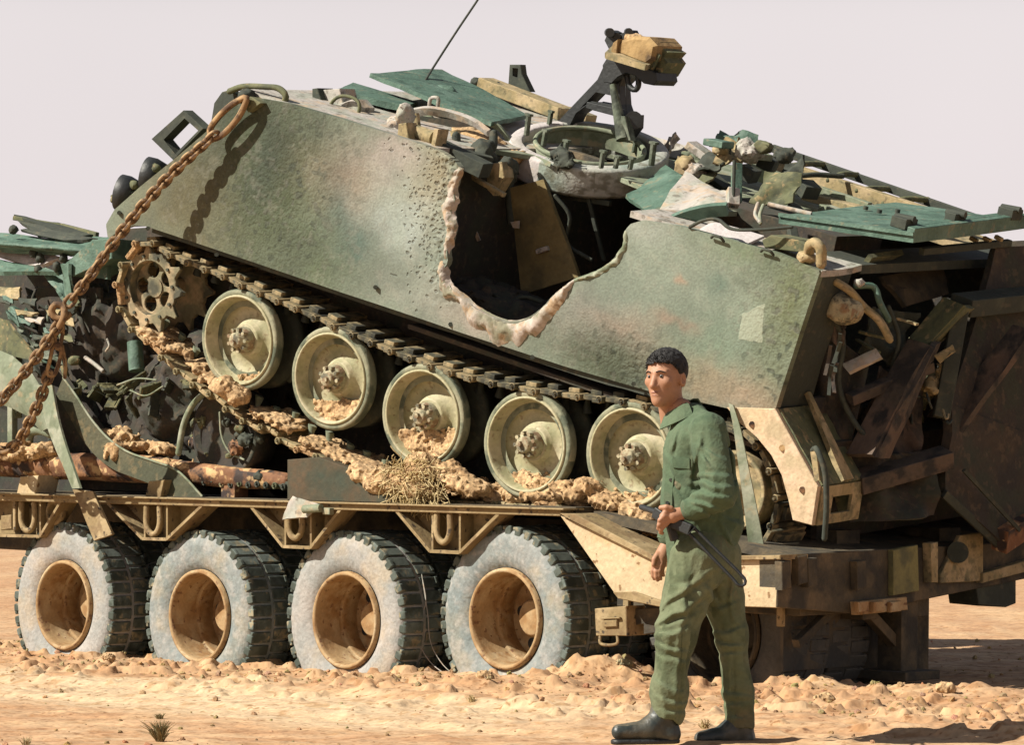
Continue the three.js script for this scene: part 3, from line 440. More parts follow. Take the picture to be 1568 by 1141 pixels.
// rear end: corner post, floor, burnt interior walls, mudguard
{
  const rc = (px, py, w) => A.w(px, py, w);
  const tu = A.w(1255, 415, 0), lo = A.w(1186, 626, 0);
  const e = (w, s = 0) => [V3(tu.x - 0.03 + s, tu.y, w), V3(lo.x - 0.03 + s, lo.y, w)];
  const [a, b] = e(-0.045), [c, d] = e(-0.34, 0.02);
  cp('corner_post', [sheet(b, d, c, a, 0.03, 4, 10, 0.02, 5)], M.dark);
  const [f0, f1] = e(HW + 0.05), [g0, g1] = e(HW + 0.4);
  cp('far_corner_post', [sheet(f1, g1, g0, f0, 0.03, 2, 6, 0.01, 5)], M.dark);
  cp('rear_sill', [bar(V3(lo.x + 0.06, lo.y - 0.35, -0.3), V3(lo.x + 0.06, lo.y - 0.35, HW + 0.2), 0.3, 0.4)], M.burnt);
  { const r = (x, y, u) => A.u(x, y, u), bu = lo.x + 0.02; cp('rear_lower_plate', [sheet(V3(bu, lo.y + 0.05, -0.3), V3(bu, lo.y + 0.05, HW), V3(bu + 0.1, lo.y - 0.75, HW), V3(bu + 0.1, lo.y - 0.75, -0.5), 0.04, 4, 4, 0.02)], M.burnt); }
  // mudguard
  const mp = [[1112, 624], [1186, 626], [1252, 745], [1243, 805], [1213, 797], [1206, 765], [1196, 728], [1180, 697], [1158, 670], [1132, 648]];
  cp('mudguard', [A.prism(mp, -0.03, 0.004)], M.guard = mat([0.62, 0.47, 0.29], [[[0.7, 0.52, 0.36], 4, 0.55, 0.25], [[0.5, 0.4, 0.25], 8, 0.6, 0.2], [[0.4, 0.3, 0.18], 30, 0.62, 0.2, 0.5]], { bs: 0.003 }), 'pale mudguard dusted pinkish beige');
  for (const [x, y] of [[1151, 650], [1197, 686], [1228, 750]]) cp('bolt_mark', [rod(rc(x, y, 0.0), rc(x, y, 0.012), 0.018, 7)], M.rust);
  const p = (px, py, s) => { const l = rc(px, py, -0.004); return V3(l.x, l.y, -0.03 - s); }, DW = 0.42;
  cp('mudguard_back', [sheet(p(1187, 628, 0), p(1253, 745, 0), p(1253, 745, DW), p(1187, 628, DW), 0.02, 6, 4, 0.01, 3)], M.olive);
  const k0 = p(1253, 746, 0), k1 = p(1244, 805, 0), hh = (t, s) => k0.clone().lerp(k1, t).setZ(-0.03 - s);
  cp('mudguard_tail', [sheet(hh(0, 0), hh(1, 0), hh(1, 0.12), hh(0, 0.12), 0.02), sheet(hh(0, 0.32), hh(1, 0.32), hh(1, DW), hh(0, DW), 0.02), sheet(hh(0, 0.12), hh(0.3, 0.12), hh(0.3, 0.32), hh(0, 0.32), 0.02), sheet(hh(0.75, 0.12), hh(1, 0.12), hh(1, 0.32), hh(0.75, 0.32), 0.02)], M.ochre);
  const inner = A.p2([[1187, 628], [1253, 746], [1244, 805], [1215, 797], [1196, 728], [1150, 665]], 0); cp('mudguard_inner_side', [extr(inner, -0.05 - DW, -0.03 - DW)], M.olive);
  cp('mudguard_ridge', [sheet(p(1194, 606, DW * 0.55), p(1256, 742, DW * 0.45), p(1252, 742, DW * 0.75), p(1196, 606, DW * 0.6), 0.03)], M.ochre);
  const rp = (px, py, w) => A.w(px, py, w);
  cp('tow_cable', tube([rp(1244, 690, -0.04), rp(1250, 688, 0.03), rp(1262, 720, 0.03), rp(1265, 770, 0.02), rp(1262, 825, 0)], 0.016), M.dark);
  cp('strap_end', [sheet(rp(1241, 692, 0.02), rp(1250, 690, 0.02), rp(1255, 735, 0.02), rp(1248, 738, 0.02), 0.012)], M.ochre);
  cp('bent_strip', ribbon([rp(1116, 618, 0.02), rp(1123, 655, 0.05), rp(1131, 715, 0.08), rp(1139, 775, 0.09), rp(1146, 835, 0.08)], [V3(0.03, 0, 0.0), V3(0.085, 0, -0.03)], 0.014), M.pale, 'bent pale green strip hanging over the track');
}
// track
const pathPx = [[222, 374], [262, 392], [300, 408], [345, 426], [400, 451], [470, 482], [540, 513], [620, 547], [700, 574], [780, 592], [860, 605], [940, 613], [1010, 629], [1080, 646], [1130, 662], [1160, 688], [1180, 730], [1186, 775], [1172, 820], [1148, 850], [1110, 860], [1060, 842], [1005, 819], [950, 798], [900, 784], [850, 777], [790, 775], [720, 772], [650, 766], [590, 747], [530, 724], [465, 692], [410, 662], [360, 634], [310, 598], [265, 562], [225, 522], [192, 492], [180, 455], [184, 415], [200, 387]];
const TO = -0.05;
function linkGeo(v) {
  const dust = 0.004 * v, l = [bx(0.105, 0.03, 0.36, 0, 0, -0.19), bx(0.078, 0.03, 0.28, 0, 0.028, -0.2), rod(V3(0.074, 0, 0.012), V3(0.074, 0, -0.39), 0.019, 10), bx(0.06, 0.024, 0.05, 0.04, -0.004 - dust, -0.03), bx(0.06, 0.024, 0.05, 0.04, -0.004, -0.35)];
  l.push(new THREE.TorusGeometry(0.017, 0.006, 5, 10).translate(0.074, 0, 0.012), rod(V3(0.074, 0, 0.014), V3(0.074, 0, 0.03), 0.008, 6));
  return G(l);
}
{
  const pts = pathPx.map(([x, y]) => A.w(x, y, TO)), c = new THREE.CatmullRomCurve3(pts, true, 'centripetal'); c.arcLengthDivisions = 1200;
  const L = c.getLength(), n = Math.round(L / 0.152), geos = [linkGeo(0), linkGeo(1), linkGeo(2)], tooth = G(new THREE.CylinderGeometry(0.012, 0.045, 0.10, 4).scale(0.8, 1, 0.5).rotateX(Math.PI).translate(0, 0.06, -0.19)); tooth.rotateX(Math.PI).translate(0, 0, -0.38);
  for (let i = 0; i < n; i++) {
    const t = i / n, p = c.getPointAt(t), g = c.getTangentAt(t).setZ(0).normalize(), o = V3(-g.y, g.x, 0), bottom = t > 0.52;
    if (bottom && R1() < 0.0) continue;
    const q = mesh('track_link', geos[i % 3], bottom ? (R1() < 0.55 ? M.ochre : M.sand) : R1() < 0.6 ? M.linkTop ??= mat([0.30, 0.225, 0.11], [[[0.42, 0.32, 0.17], 10, 0.54, 0.2], [[0.08, 0.08, 0.05], 14, 0.52, 0.2]], { bump: B.rough, bs: 0.006 }) : M.trackDark ??= mat([0.12, 0.11, 0.06], [[[0.3, 0.23, 0.12], 10, 0.54, 0.2], [[0.03, 0.03, 0.02], 12, 0.52, 0.2]], { bump: B.rough, bs: 0.006 }), carrier);
    mesh('guide_tooth', tooth, bottom ? M.pale : M.dark, q);
    q.position.copy(p); q.rotation.set(bottom ? (R1() - 0.5) * 0.12 : 0, 0, Math.atan2(g.y, g.x) + (R1() - 0.5) * (bottom ? 0.22 : 0.14)); q.position.y += (R1() - 0.5) * (bottom ? 0.03 : 0.008);
  }
  console.log('links', n, 'len', L);
}
// road wheels
const wheelTyre = G(latheZ([[0.2, -0.07], [0.25, -0.075], [0.285, -0.075], [0.305, -0.065], [0.31, -0.05], [0.31, -0.018], [0.304, -0.004], [0.292, 0.002], [0.278, 0.0], [0.272, -0.006]], 56));
const wheelInner = G(latheZ([[0.06, -0.3], [0.31, -0.29], [0.31, -0.21], [0.25, -0.2], [0.06, -0.21]], 36));
const wheelDish = G(latheZ([[0.276, -0.012], [0.275, 0.006], [0.268, 0.012], [0.26, 0.008], [0.254, -0.006], [0.248, -0.04], [0.236, -0.075], [0.212, -0.099], [0.176, -0.111], [0.142, -0.108], [0.114, -0.09], [0.1, -0.066], [0.092, -0.055], [0.0, -0.055]], 56));
const wheelHub = (() => { const l = [latheZ([[0.082, -0.07], [0.08, -0.02], [0.07, 0.0], [0.05, 0.008], [0.047, 0.035], [0.038, 0.045], [0.0, 0.047]], 18)]; for (let i = 0; i < 9; i++) { const a = i / 9 * 6.283 + 0.2; l.push(rod(V3(0.066 * Math.cos(a), 0.066 * Math.sin(a), -0.01), V3(0.066 * Math.cos(a), 0.066 * Math.sin(a), 0.024), 0.0125, 6)); } l.push(rod(V3(0.005, -0.01, 0.04), V3(0.005, -0.01, 0.066), 0.017, 6)); return G(l); })();
const wheelPos = [[366, 521], [506, 580], [647, 638], [806, 681], [965, 700]].map(([x, y]) => A.w(x, y, -0.06));
wheelPos.forEach((p, i) => {
  const t = mesh('road_wheel', wheelDish, M.wheel, carrier); t.position.copy(p); t.rotation.z = i * 1.3; t.rotation.x = (i === 3 ? -0.03 : 0.02);
  mesh('tyre', wheelTyre, M.roadRubber, t); mesh('inner_wheel', wheelInner, M.dark, t); mesh('hub', wheelHub, M.hub, t);  // inner wheel coloured dark to paint the shade behind the outer one
});
// far wheels and track, dark behind the near ones
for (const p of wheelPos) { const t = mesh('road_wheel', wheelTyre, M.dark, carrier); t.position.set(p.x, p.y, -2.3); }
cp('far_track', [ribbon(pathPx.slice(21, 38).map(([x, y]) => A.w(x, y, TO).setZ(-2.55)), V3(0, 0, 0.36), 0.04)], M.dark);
// drive sprocket
{
  const c = A.w(229, 441, -0.1), pts = [], n = 11;
  for (let i = 0; i < n; i++) for (const [f, r] of [[-0.5, 0.225], [-0.32, 0.222], [-0.16, 0.252], [-0.06, 0.285], [0.06, 0.285], [0.16, 0.252], [0.32, 0.222]]) { const a = (i + f) / n * 6.283 + 0.12; pts.push([r * Math.cos(a), r * Math.sin(a)]); }
  const big = Array.from({ length: 30 }, (_, i) => [0.168 * Math.cos(i / 30 * 6.283), 0.168 * Math.sin(i / 30 * 6.283)]);
  const disc = Array.from({ length: 40 }, (_, i) => [0.172 * Math.cos(i / 40 * 6.283), 0.172 * Math.sin(i / 40 * 6.283)]), holes = [0, 1, 2, 3, 4].map((k) => { const a = k / 5 * 6.283 + 0.75; return Array.from({ length: 16 }, (_, i) => [0.112 * Math.cos(a) + 0.05 * Math.cos(i / 16 * 6.283), 0.112 * Math.sin(a) + 0.05 * Math.sin(i / 16 * 6.283)]); });
  const s = mesh('drive_sprocket', G(extr(pts, -0.03, 0.0, [big]), latheZ([[0.172, -0.004], [0.168, -0.05], [0.172, -0.08]], 40), extr(disc, -0.08, -0.06, holes), extr(pts, -0.3, -0.27), rod(V3(0, 0, -0.3), V3(0, 0, -0.05), 0.06, 16)), M.hubDark = mat([0.21, 0.19, 0.11], [[[0.45, 0.34, 0.2], 7, 0.56, 0.2], [[0.07, 0.07, 0.045], 8, 0.56, 0.2]], { bump: B.rough, bs: 0.008 }), carrier);
  s.position.copy(c);
  for (let i = 0; i < 11; i++) { const a = (i + 0.5) / 11 * 6.283; const b = mesh('bolt', boltGeo(), M.dark, s); b.position.set(0.198 * Math.cos(a), 0.198 * Math.sin(a), 0.004); }
}
function boltGeo() { return boltGeo.g ??= G(rod(V3(0, 0, -0.01), V3(0, 0, 0.008), 0.011, 6)); }
// idler behind the mudguard
{ const c = A.w(1118, 752, -0.08); const o = mesh('idler_wheel', G(latheZ([[0.05, -0.28], [0.21, -0.26], [0.22, -0.02], [0.2, 0], [0.17, -0.05], [0.06, -0.06], [0.05, 0.02], [0, 0.03]], 36)), M.ochre, carrier); o.position.copy(c); }
for (const [x, y] of [[183, 326], [227, 350], [332, 390], [575, 440], [690, 497], [815, 547], [970, 588]]) cp('side_bolt', [rod(A.w(x, y, 0), A.w(x, y, 0.02), 0.014, 7)], M.dark);
// ---------- fittings on the carrier's roof and front ----------
{
  const q = (x, y, w) => A.w(x, y, w);
  M.peg = mat([0.10, 0.125, 0.085], [[[0.18, 0.2, 0.15], 12, 0.55, 0.25], [[0.04, 0.05, 0.035], 16, 0.58, 0.2]]);
  // lifting eye and front bracket
  cp('lifting_bracket', [A.prism([[322, 195], [328, 158], [340, 141], [357, 136], [366, 150], [360, 188]], -0.12, -0.08)], M.dark);
  cp('lifting_eye', [tube([q(352, 140, -0.05), q(372, 133, -0.05), q(405, 133, -0.05), q(428, 136, -0.05), q(438, 147, -0.05), q(436, 158, -0.06)], 0.02), A.prism([[362, 150], [384, 148], [400, 158], [380, 172]], -0.09, 0.05)], M.olive);
  cp('eye_lug', [lump([[q(378, 148, 0.02).x, q(378, 148, 0.02).y, 0.02, 0.055, 0.05, 0.06]], 0.012, 14, 3, 0.012)], M.dark);
  cp('far_lifting_eye', [A.prism([[778, 128], [780, 99], [797, 99], [799, 114], [812, 141], [786, 140], [774, 131]], -2.5, -2.44, [[[784, 103], [794, 104], [793, 120], [784, 117]]])], M.dark);
  // square light guard standing on the glacis
  const sq = [[232, 213], [281, 169], [312, 197], [266, 246]], si = [[250, 214], [283, 180], [305, 200], [269, 237]];
  cp('light_guard', [A.prism(sq, -0.47, -0.38, [si])], M.dark, 'square lamp guard standing open on the sloping nose');
  for (const [x, y, w] of [[195, 297, -0.25], [235, 270, -0.3]]) { const g = latheZ([[0, -0.09], [0.09, -0.08], [0.115, 0.0], [0.115, 0.05], [0.09, 0.055], [0.08, 0.02], [0, 0.0]], 22); g.rotateY(-1.2); const p = q(x, y, w); cp('headlamp', g.translate(p.x, p.y, p.z), M.black); }
  for (const [x, y] of [[176, 306], [206, 284], [240, 258]]) cp('lamp_bolt', [rod(q(x, y, -0.22), q(x - 3, y - 7, -0.22), 0.014), lump([[q(x, y, -0.2).x, q(x, y, -0.2).y, -0.2, 0.03, 0.03, 0.03]], 0.008, 20, 2, 0.01)], M.olive);
  // driver's hatch and the vision blocks round it
  const dh = A.w(575, 185, -0.75), ring = lathe([[0.36, -0.06], [0.37, 0.05], [0.35, 0.07], [0.31, 0.06], [0.30, -0.06]], 36); ring.rotateX(0.09);
  cp('driver_ring', ring.translate(dh.x - 0.02, dh.y + 0.0, dh.z), M.pale);
  cp('driver_hatch', [sheet(q(515, 141, -0.7), q(620, 167, -0.75), q(640, 160, -1.2), q(540, 132, -1.15), 0.04, 4, 4, 0.01, 5)], M.teal);
  cp('periscope', [A.prism([[478, 136], [486, 135], [494, 160], [486, 166], [478, 158]], -0.6, -0.45)], M.dark); cp('periscope', [A.prism([[490, 138], [520, 136], [530, 178], [500, 170]], -0.65, -0.5)], M.ash);
  cp('periscope_guard', tube([q(500, 173, -0.42), q(513, 152, -0.42), q(530, 147, -0.42), q(550, 158, -0.42), q(546, 188, -0.42)], 0.011), M.olive);
  cp('vision_block', [A.prism([[517, 160], [540, 152], [552, 165], [548, 190], [520, 180]], -0.6, -0.46)], M.ash); cp('vision_block', [lump([[q(540, 180, -0.45).x, q(540, 180, -0.45).y, -0.5, 0.06, 0.06, 0.06]], 0.01, 12, 3, 0.014)], M.teal);
  for (let i = 0; i < 2; i++) cp('melted_lump', [lump([[q(612, 172, -0.25).x, q(612, 172, -0.3).y + 0.01, -0.3, 0.045, 0.06, 0.05], [q(600, 190, -0.25).x, q(600, 190, -0.25).y, -0.3, 0.05, 0.05, 0.05]], 0.012, 16, 8 + i, 0.012)].map((g) => g.translate(i * 0.005, i * -0.02, i * -0.02)), M.ash);
  cp('bracket', [A.prism([[610, 190], [622, 188], [626, 214], [608, 210]], -0.2, -0.1)], M.ochre);
  cp('hinge_block', [rod(q(628, 200, -0.2), q(665, 212, -0.2), 0.045, 12), A.prism([[664, 198], [672, 198], [666, 228], [659, 226]], -0.24, -0.14)], M.ochre);
  cp('hinge_arm', [bar(q(665, 222, -0.25), q(745, 262, -0.3), 0.12, 0.09), bar(q(700, 238, -0.3), q(752, 250, -0.45), 0.09, 0.08)], M.dark);
  // engine cover: a big lozenge plate thrown up on its edge
  cp('engine_cover', [sheet(q(567, 113, -1.0), q(752, 190, -0.9), q(807, 180, -1.7), q(676, 109, -2.0), 0.028, 8, 8, 0.02, 4)], M.teal, 'lozenge of teal plate thrown up from the roof');
  cp('cover_handle', [tube([q(657, 165, -0.85), q(660, 151, -0.85), q(671, 151, -0.85), q(670, 167, -0.85)], 0.012)], M.ash);
  cp('cover_boss', [lump([[q(682, 140, -1.4).x, q(682, 140, -1.4).y, -1.4, 0.09, 0.04, 0.06]], 0.01, 12, 3, 0.016)], M.teal);
  cp('hatch_edge', ribbon([q(626, 168, -0.6), q(655, 164, -0.62), q(690, 170, -0.68), q(725, 183, -0.7), q(748, 200, -0.7)], [V3(0, -0.05, -0.02), V3(0, -0.03, -0.02)], 0.03), M.ash, 'curved pale rim of a roof opening');
  cp('hatch_edge', ribbon([q(700, 173, -0.9), q(735, 181, -0.95), q(765, 192, -0.98), q(782, 214, -1)], [V3(0, -0.035, 0), V3(0, -0.03, 0)], 0.03), M.pale);
  cp('opening_wall', [sheet(q(622, 175, -0.75), q(740, 190, -0.95), q(745, 228, -0.95), q(640, 205, -0.75), 0.02)], M.burnt);
  cp('post', [rod(q(637, 174, -0.5), q(640, 196, -0.5), 0.02), rod(q(697, 200, -0.6), q(701, 236, -0.6), 0.03)], M.ochre);
  cp('spilled_sand', [lump([[q(725, 205, -0.8).x, q(725, 212, -0.8).y, -0.85, 0.2, 0.05, 0.12], [q(765, 238, -0.75).x, q(765, 238, -0.75).y, -0.8, 0.12, 0.05, 0.12]], 0.02, 9, 5, 0.018)], M.sand);
  cp('pipe_bracket', [tube([q(698, 208, -0.5), q(702, 224, -0.5), q(728, 232, -0.5), q(752, 230, -0.55), q(756, 205, -0.6)], 0.026)], M.dark);
  cp('hinge_plate', [A.prism([[745, 252], [768, 248], [772, 272], [755, 300], [745, 290]], -0.55, -0.45), A.prism([[720, 262], [728, 250], [736, 256], [728, 272], [770, 296], [768, 302], [722, 276]], -0.4, -0.36)], M.ochre);
  cp('broken_block', [lump([[q(740, 240, -0.5).x, q(740, 240, -0.5).y, -0.5, 0.07, 0.09, 0.08], [q(768, 262, -0.5).x, q(768, 265, -0.5).y, -0.55, 0.05, 0.1, 0.08]], 0.03, 11, 5, 0.016)], M.dark);
  // commander's ring
  const rc = A.w(900, 240, -1.3), tilt = new THREE.Euler(0.20, 0, -0.02);
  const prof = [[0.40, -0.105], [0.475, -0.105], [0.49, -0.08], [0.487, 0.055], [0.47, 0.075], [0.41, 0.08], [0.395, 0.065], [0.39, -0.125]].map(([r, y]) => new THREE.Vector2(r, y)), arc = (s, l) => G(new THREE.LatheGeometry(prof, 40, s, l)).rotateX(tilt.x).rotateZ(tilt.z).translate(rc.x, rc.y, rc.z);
  cp('lit_ring_section', arc(4.2, 2.1), M.white, 'cupola ring section coloured white as its lit side');  // sunlit side of the ring put into the colour as a white arc
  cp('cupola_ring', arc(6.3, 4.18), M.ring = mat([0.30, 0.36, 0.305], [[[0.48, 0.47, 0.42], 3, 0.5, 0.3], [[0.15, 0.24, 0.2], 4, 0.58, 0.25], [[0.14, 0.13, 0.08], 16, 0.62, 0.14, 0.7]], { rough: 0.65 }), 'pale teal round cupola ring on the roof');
  const inner = G(new THREE.TorusGeometry(0.33, 0.016, 8, 56).rotateX(Math.PI / 2), lathe([[0.335, -0.1], [0.34, 0.0], [0.33, 0.005], [0.325, -0.1]], 48).translate(0, -0.01, 0)); inner.rotateX(0.2).rotateZ(-0.05);
  cp('inner_ring', inner.translate(rc.x + 0.0, rc.y + 0.065, rc.z), M.pale);
  cp('ring_crossbar', [bar(q(858, 230, -1.3), q(925, 252, -1.25), 0.05, 0.05)], M.trailerDark);
  for (const [x, y0, y1, w, ww] of [[810, 176, 208, -1.05, 0.036], [844, 171, 196, -1.4, 0.03], [836, 200, 224, -1.0, 0.036], [868, 216, 240, -0.98, 0.036], [924, 232, 258, -0.92, 0.034], [946, 240, 258, -0.9, 0.03], [968, 242, 260, -0.95, 0.034], [1001, 219, 254, -1.15, 0.04], [974, 216, 234, -1.6, 0.034]])
    cp('vision_block', [bar(q(x, y0, w), q(x - 4, y1, w), ww, ww * 0.6), bx(ww * 1.1, 0.014, ww, q(x, y0, w).x, q(x, y0, w).y, w)], M.peg);
  cp('ring_clamp', [lump([[q(862, 245, -0.85).x, q(862, 248, -0.85).y, -0.86, 0.07, 0.07, 0.04], [q(850, 232, -0.85).x, q(850, 236, -0.9).y, -0.9, 0.05, 0.06, 0.04]], 0.03, 14, 5, 0.014)], M.dark);
  // gun mount on the ring
  cp('mount_arm', [A.prism([[848, 192], [880, 158], [914, 122], [926, 96], [938, 92], [956, 112], [948, 132], [950, 160], [958, 184], [948, 188], [934, 168], [902, 160], [882, 174], [872, 194]], -1.62, -1.5, [[[886, 168], [912, 140], [938, 146], [940, 162], [906, 156]]]), A.prism([[898, 156], [950, 168], [956, 182], [896, 166]], -1.52, -1.46)], M.black, 'black triangular arm of the gun mount');
  cp('mount_strut', [rod(q(938, 130, -1.4), q(954, 214, -1.35), 0.02, 8, 0.045), A.prism([[950, 178], [956, 178], [966, 216], [946, 214]], -1.4, -1.34)], M.peg);
  cp('mount_foot', [rod(q(968, 186, -1.6), q(970, 184, -1.4), 0.055, 14), A.prism([[958, 180], [975, 176], [974, 196], [962, 212], [952, 206]], -1.58, -1.5)], M.black);
  cp('mount_head', [A.prism([[922, 100], [932, 84], [962, 90], [990, 104], [1004, 112], [1006, 124], [1000, 131], [985, 128], [972, 116], [958, 112], [946, 118], [936, 128], [924, 126]], -1.66, -1.44)], M.black, 'black head of the gun mount');
  cp('mount_trigger', [tube([q(960, 116, -1.5), q(964, 132, -1.5), q(972, 138, -1.5), q(977, 132, -1.5), q(977, 116, -1.5)], 0.018)], M.black);
  M.strawBox = mat([0.30, 0.19, 0.075], [[[0.42, 0.28, 0.12], 9, 0.55, 0.25], [[0.12, 0.075, 0.035], 14, 0.6, 0.15]], { bump: B.rough, bs: 0.01 });
  cp('mount_tray', [sheet(q(926, 84, -1.35), q(990, 104, -1.35), q(1014, 90, -1.8), q(960, 52, -1.8), 0.03, 3, 3, 0.006), sheet(q(930, 80, -1.33), q(990, 99, -1.33), q(988, 108, -1.33), q(928, 90, -1.33), 0.02)], M.ochre);
  cp('ammunition_box', [A.prism([[938, 80], [948, 62], [970, 55], [992, 57], [1004, 70], [1000, 92], [988, 101]], -1.72, -1.42, [], 0.02), A.prism([[934, 84], [938, 66], [946, 60], [944, 82]], -1.72, -1.4)], M.strawBox, 'rusty brown box in the mount');
  const bp = q(980, 62, -1.58); cp('sand_lump', [lump([[bp.x, bp.y, bp.z, 0.08, 0.03, 0.1]], 0.012, 14, 7, 0.012)], M.sand);
  cp('mount_grip', [A.prism([[925, 62], [932, 46], [940, 50], [940, 58], [946, 54], [962, 46], [966, 54], [932, 76]], -1.7, -1.6), rod(q(932, 50, -1.72), q(934, 50, -1.52), 0.028, 12), rod(q(961, 49, -1.72), q(963, 49, -1.58), 0.024, 10), rod(q(944, 56, -1.7), q(945, 56, -1.58), 0.022, 10)], M.black);
  cp('mount_clamp', [A.prism([[1000, 72], [1010, 64], [1016, 76], [1023, 80], [1016, 88], [1022, 96], [1010, 116], [998, 122], [990, 116], [1004, 96]], -1.7, -1.5), bar(q(994, 108, -1.46), q(1008, 82, -1.46), 0.02, 0.04)], M.olive);
  cp('wire', tube([q(958, 130, -1.45), q(958.5, 165, -1.44), q(959, 205, -1.42)], 0.003, 4), M.black);
  // antenna
  cp('antenna', [rod(q(640, 142, -1.2), q(662, 106, -1.6), 0.008, 6), tube([q(662, 106, -1.6), q(698, 50, -1.7), q(734, -4, -1.8), q(775, -70, -1.9)], 0.0075, 6, 20)], M.dark);
  // far roof edge and the pale plank on it
  cp('roof_plank', [bar(q(742, 128, -2.3), q(868, 176, -2.3), 0.16, 0.08), bar(q(868, 170, -2.4), q(905, 184, -2.4), 0.12, 0.06)], M.ochre); cp('roof_plank', [sheet(q(975, 204, -2.0), q(1064, 228, -2.0), q(1066, 250, -1.95), q(985, 236, -1.95), 0.03, 4, 2, 0.02, 6)], M.ash);
  for (const [x, y] of [[730, 126], [741, 130], [762, 132]]) cp('roof_knob', [lump([[q(x, y, -2.3).x, q(x, y, -2.3).y, -2.3, 0.035, 0.03, 0.04]], 0.01, 16, x, 0.012)], M.dark);
  // blue-green plate below the ring and white curled roof skin beside it
  cp('roof_skin', [sheet(q(958, 300, -0.75), q(1000, 330, -0.4), q(1108, 312, -0.6), q(1020, 258, -1.2), 0.025, 8, 8, 0.03, 5)], M.teal, 'teal roof plate beside the cupola ring');
  cp('roof_skin', [sheet(q(1004, 334, -0.35), q(1112, 316, -0.38), q(1118, 300, -0.7), q(1050, 265, -1.0), 0.02, 8, 6, 0.03, 8)], M.ash);
  cp('curled_plate', ribbon([q(1022, 333, -0.2), q(1050, 322, -0.22), q(1085, 314, -0.25), q(1112, 312, -0.28)], [V3(0, -0.075, -0.05), V3(0, -0.06, -0.04)], 0.03), M.teal);
  cp('white_skin', ribbon([q(1068, 357, -0.2), q(1090, 343, -0.22), q(1122, 349, -0.22), q(1170, 363, -0.2)], [V3(0.0, -0.075, 0.19), V3(0.0, -0.05, 0.19)], 0.014), M.white, 'white bare metal curled up along the roof edge');
  cp('edge_rod', tube([q(1056, 348, 0), q(1076, 338, 0.02), q(1098, 336, 0.02), q(1118, 350, 0.03), q(1160, 352, 0.02), q(1212, 348, -0.05)], 0.01), M.dark);
  for (const [x, y] of [[1098, 364], [1174, 385]]) cp('edge_staple', tube([q(x - 9, y, 0.01), q(x - 5, y - 3, 0.03), q(x + 5, y, 0.03), q(x + 10, y + 6, 0.01)], 0.008), M.dark);
  cp('edge_box', [A.prism([[1166, 368], [1180, 360], [1222, 368], [1240, 378], [1236, 388], [1170, 380]], -0.22, -0.06)], M.olive);
  cp('tow_hook', [tube([q(1238, 388, -0.05), q(1240, 376, 0), q(1248, 372, 0.02), q(1256, 380, 0.02), q(1257, 404, 0.01)], 0.03, 8), lump([[q(1236, 392, -0.05).x, q(1236, 394, -0.05).y, -0.05, 0.06, 0.035, 0.05]], 0.012, 14, 4, 0.012)], M.ochre);
  cp('vertical_post', [bar(q(1128, 252, -0.7), q(1127, 312, -0.62), 0.05, 0.06)], M.teal); cp('vertical_post', [bar(q(1122, 290, -0.6), q(1122, 316, -0.55), 0.07, 0.05)], M.ash);
  cp('post_rod', [rod(q(1124, 246, -0.6), q(1122, 318, -0.55), 0.01)], M.dark);
  // clutter behind the ring
  const R = rng(5);
  const junk = [[1072, 232, 0.16, 0.06, 'ash'], [1100, 220, 0.14, 0.05, 'teal'], [1126, 218, 0.2, 0.05, 'teal'], [1108, 232, 0.1, 0.09, 'ochre'], [1060, 245, 0.1, 0.06, 'pale'], [1090, 250, 0.18, 0.08, 'dark'], [1118, 240, 0.12, 0.05, 'ochre'], [1070, 270, 0.2, 0.1, 'olive'], [1100, 282, 0.16, 0.06, 'dark'], [1046, 258, 0.08, 0.08, 'ochre'], [1160, 238, 0.14, 0.05, 'pale'], [1176, 250, 0.1, 0.1, 'dark'], [1210, 262, 0.12, 0.07, 'dark'], [1236, 290, 0.1, 0.1, 'dark'], [1020, 232, 0.08, 0.1, 'ash'], [1146, 266, 0.1, 0.1, 'dark'], [1190, 290, 0.2, 0.1, 'olive'], [1220, 322, 0.1, 0.04, 'dark']];
  for (const [x, y, a, b, m] of junk) { const p = q(x, y, -1.0 - R() * 0.9), g = R() < 0.55 ? sheet(V3(-a * 0.7, -b, 0.06), V3(a * 0.7, -b * 0.5, 0.05), V3(a * 0.6, b, -0.06), V3(-a * 0.6, b * 0.7, -0.06), 0.012, 8, 8, 0.06, x) : bx(a, b * 0.8, 0.12); g.rotateZ(-0.1 + 0.8 * (R() - 0.5)); g.rotateY(R() - 0.5); cp('broken_fitting', [g.translate(p.x, p.y, p.z)], M[m]); }
  for (const [x, y, s, m] of [[1050, 250, 0.06, 'ochre'], [1064, 262, 0.06, 'ash'], [1105, 228, 0.05, 'ochre'], [1148, 232, 0.08, 'ash'], [1170, 226, 0.05, 'olive'], [1200, 240, 0.06, 'dark'], [1080, 292, 0.06, 'ochre']]) { const p = q(x, y, -1.2); cp('scrap_lump', [lump([[p.x, p.y, p.z, s, s * 0.8, s]], s * 0.35, 12, x, 0.014)], M[m]); }
  // rack along the far rear edge
  const W2 = -2.35; cp('rack_rail', [bar(q(1182, 227, W2), q(1492, 334, W2), 0.03, 0.05)], M.dark); cp('rack_rail', [bar(q(1140, 238, W2 + 0.3), q(1425, 330, W2 + 0.3), 0.06, 0.08)], M.ochre); cp('rack_rail', [bar(q(1150, 262, W2 + 0.55), q(1330, 322, W2 + 0.55), 0.05, 0.09)], M.pale);
  for (const [x0, y0, x1, y1] of [[1212, 254, 1262, 252], [1268, 276, 1312, 268], [1312, 292, 1362, 290], [1352, 312, 1420, 306]]) cp('rack_bar', [tube([q(x0, y0, W2 + 0.32), q((x0 + x1) / 2, Math.min(y0, y1) - 1, W2 + 0.15), q(x1, y1, W2)], 0.018)], M.olive);
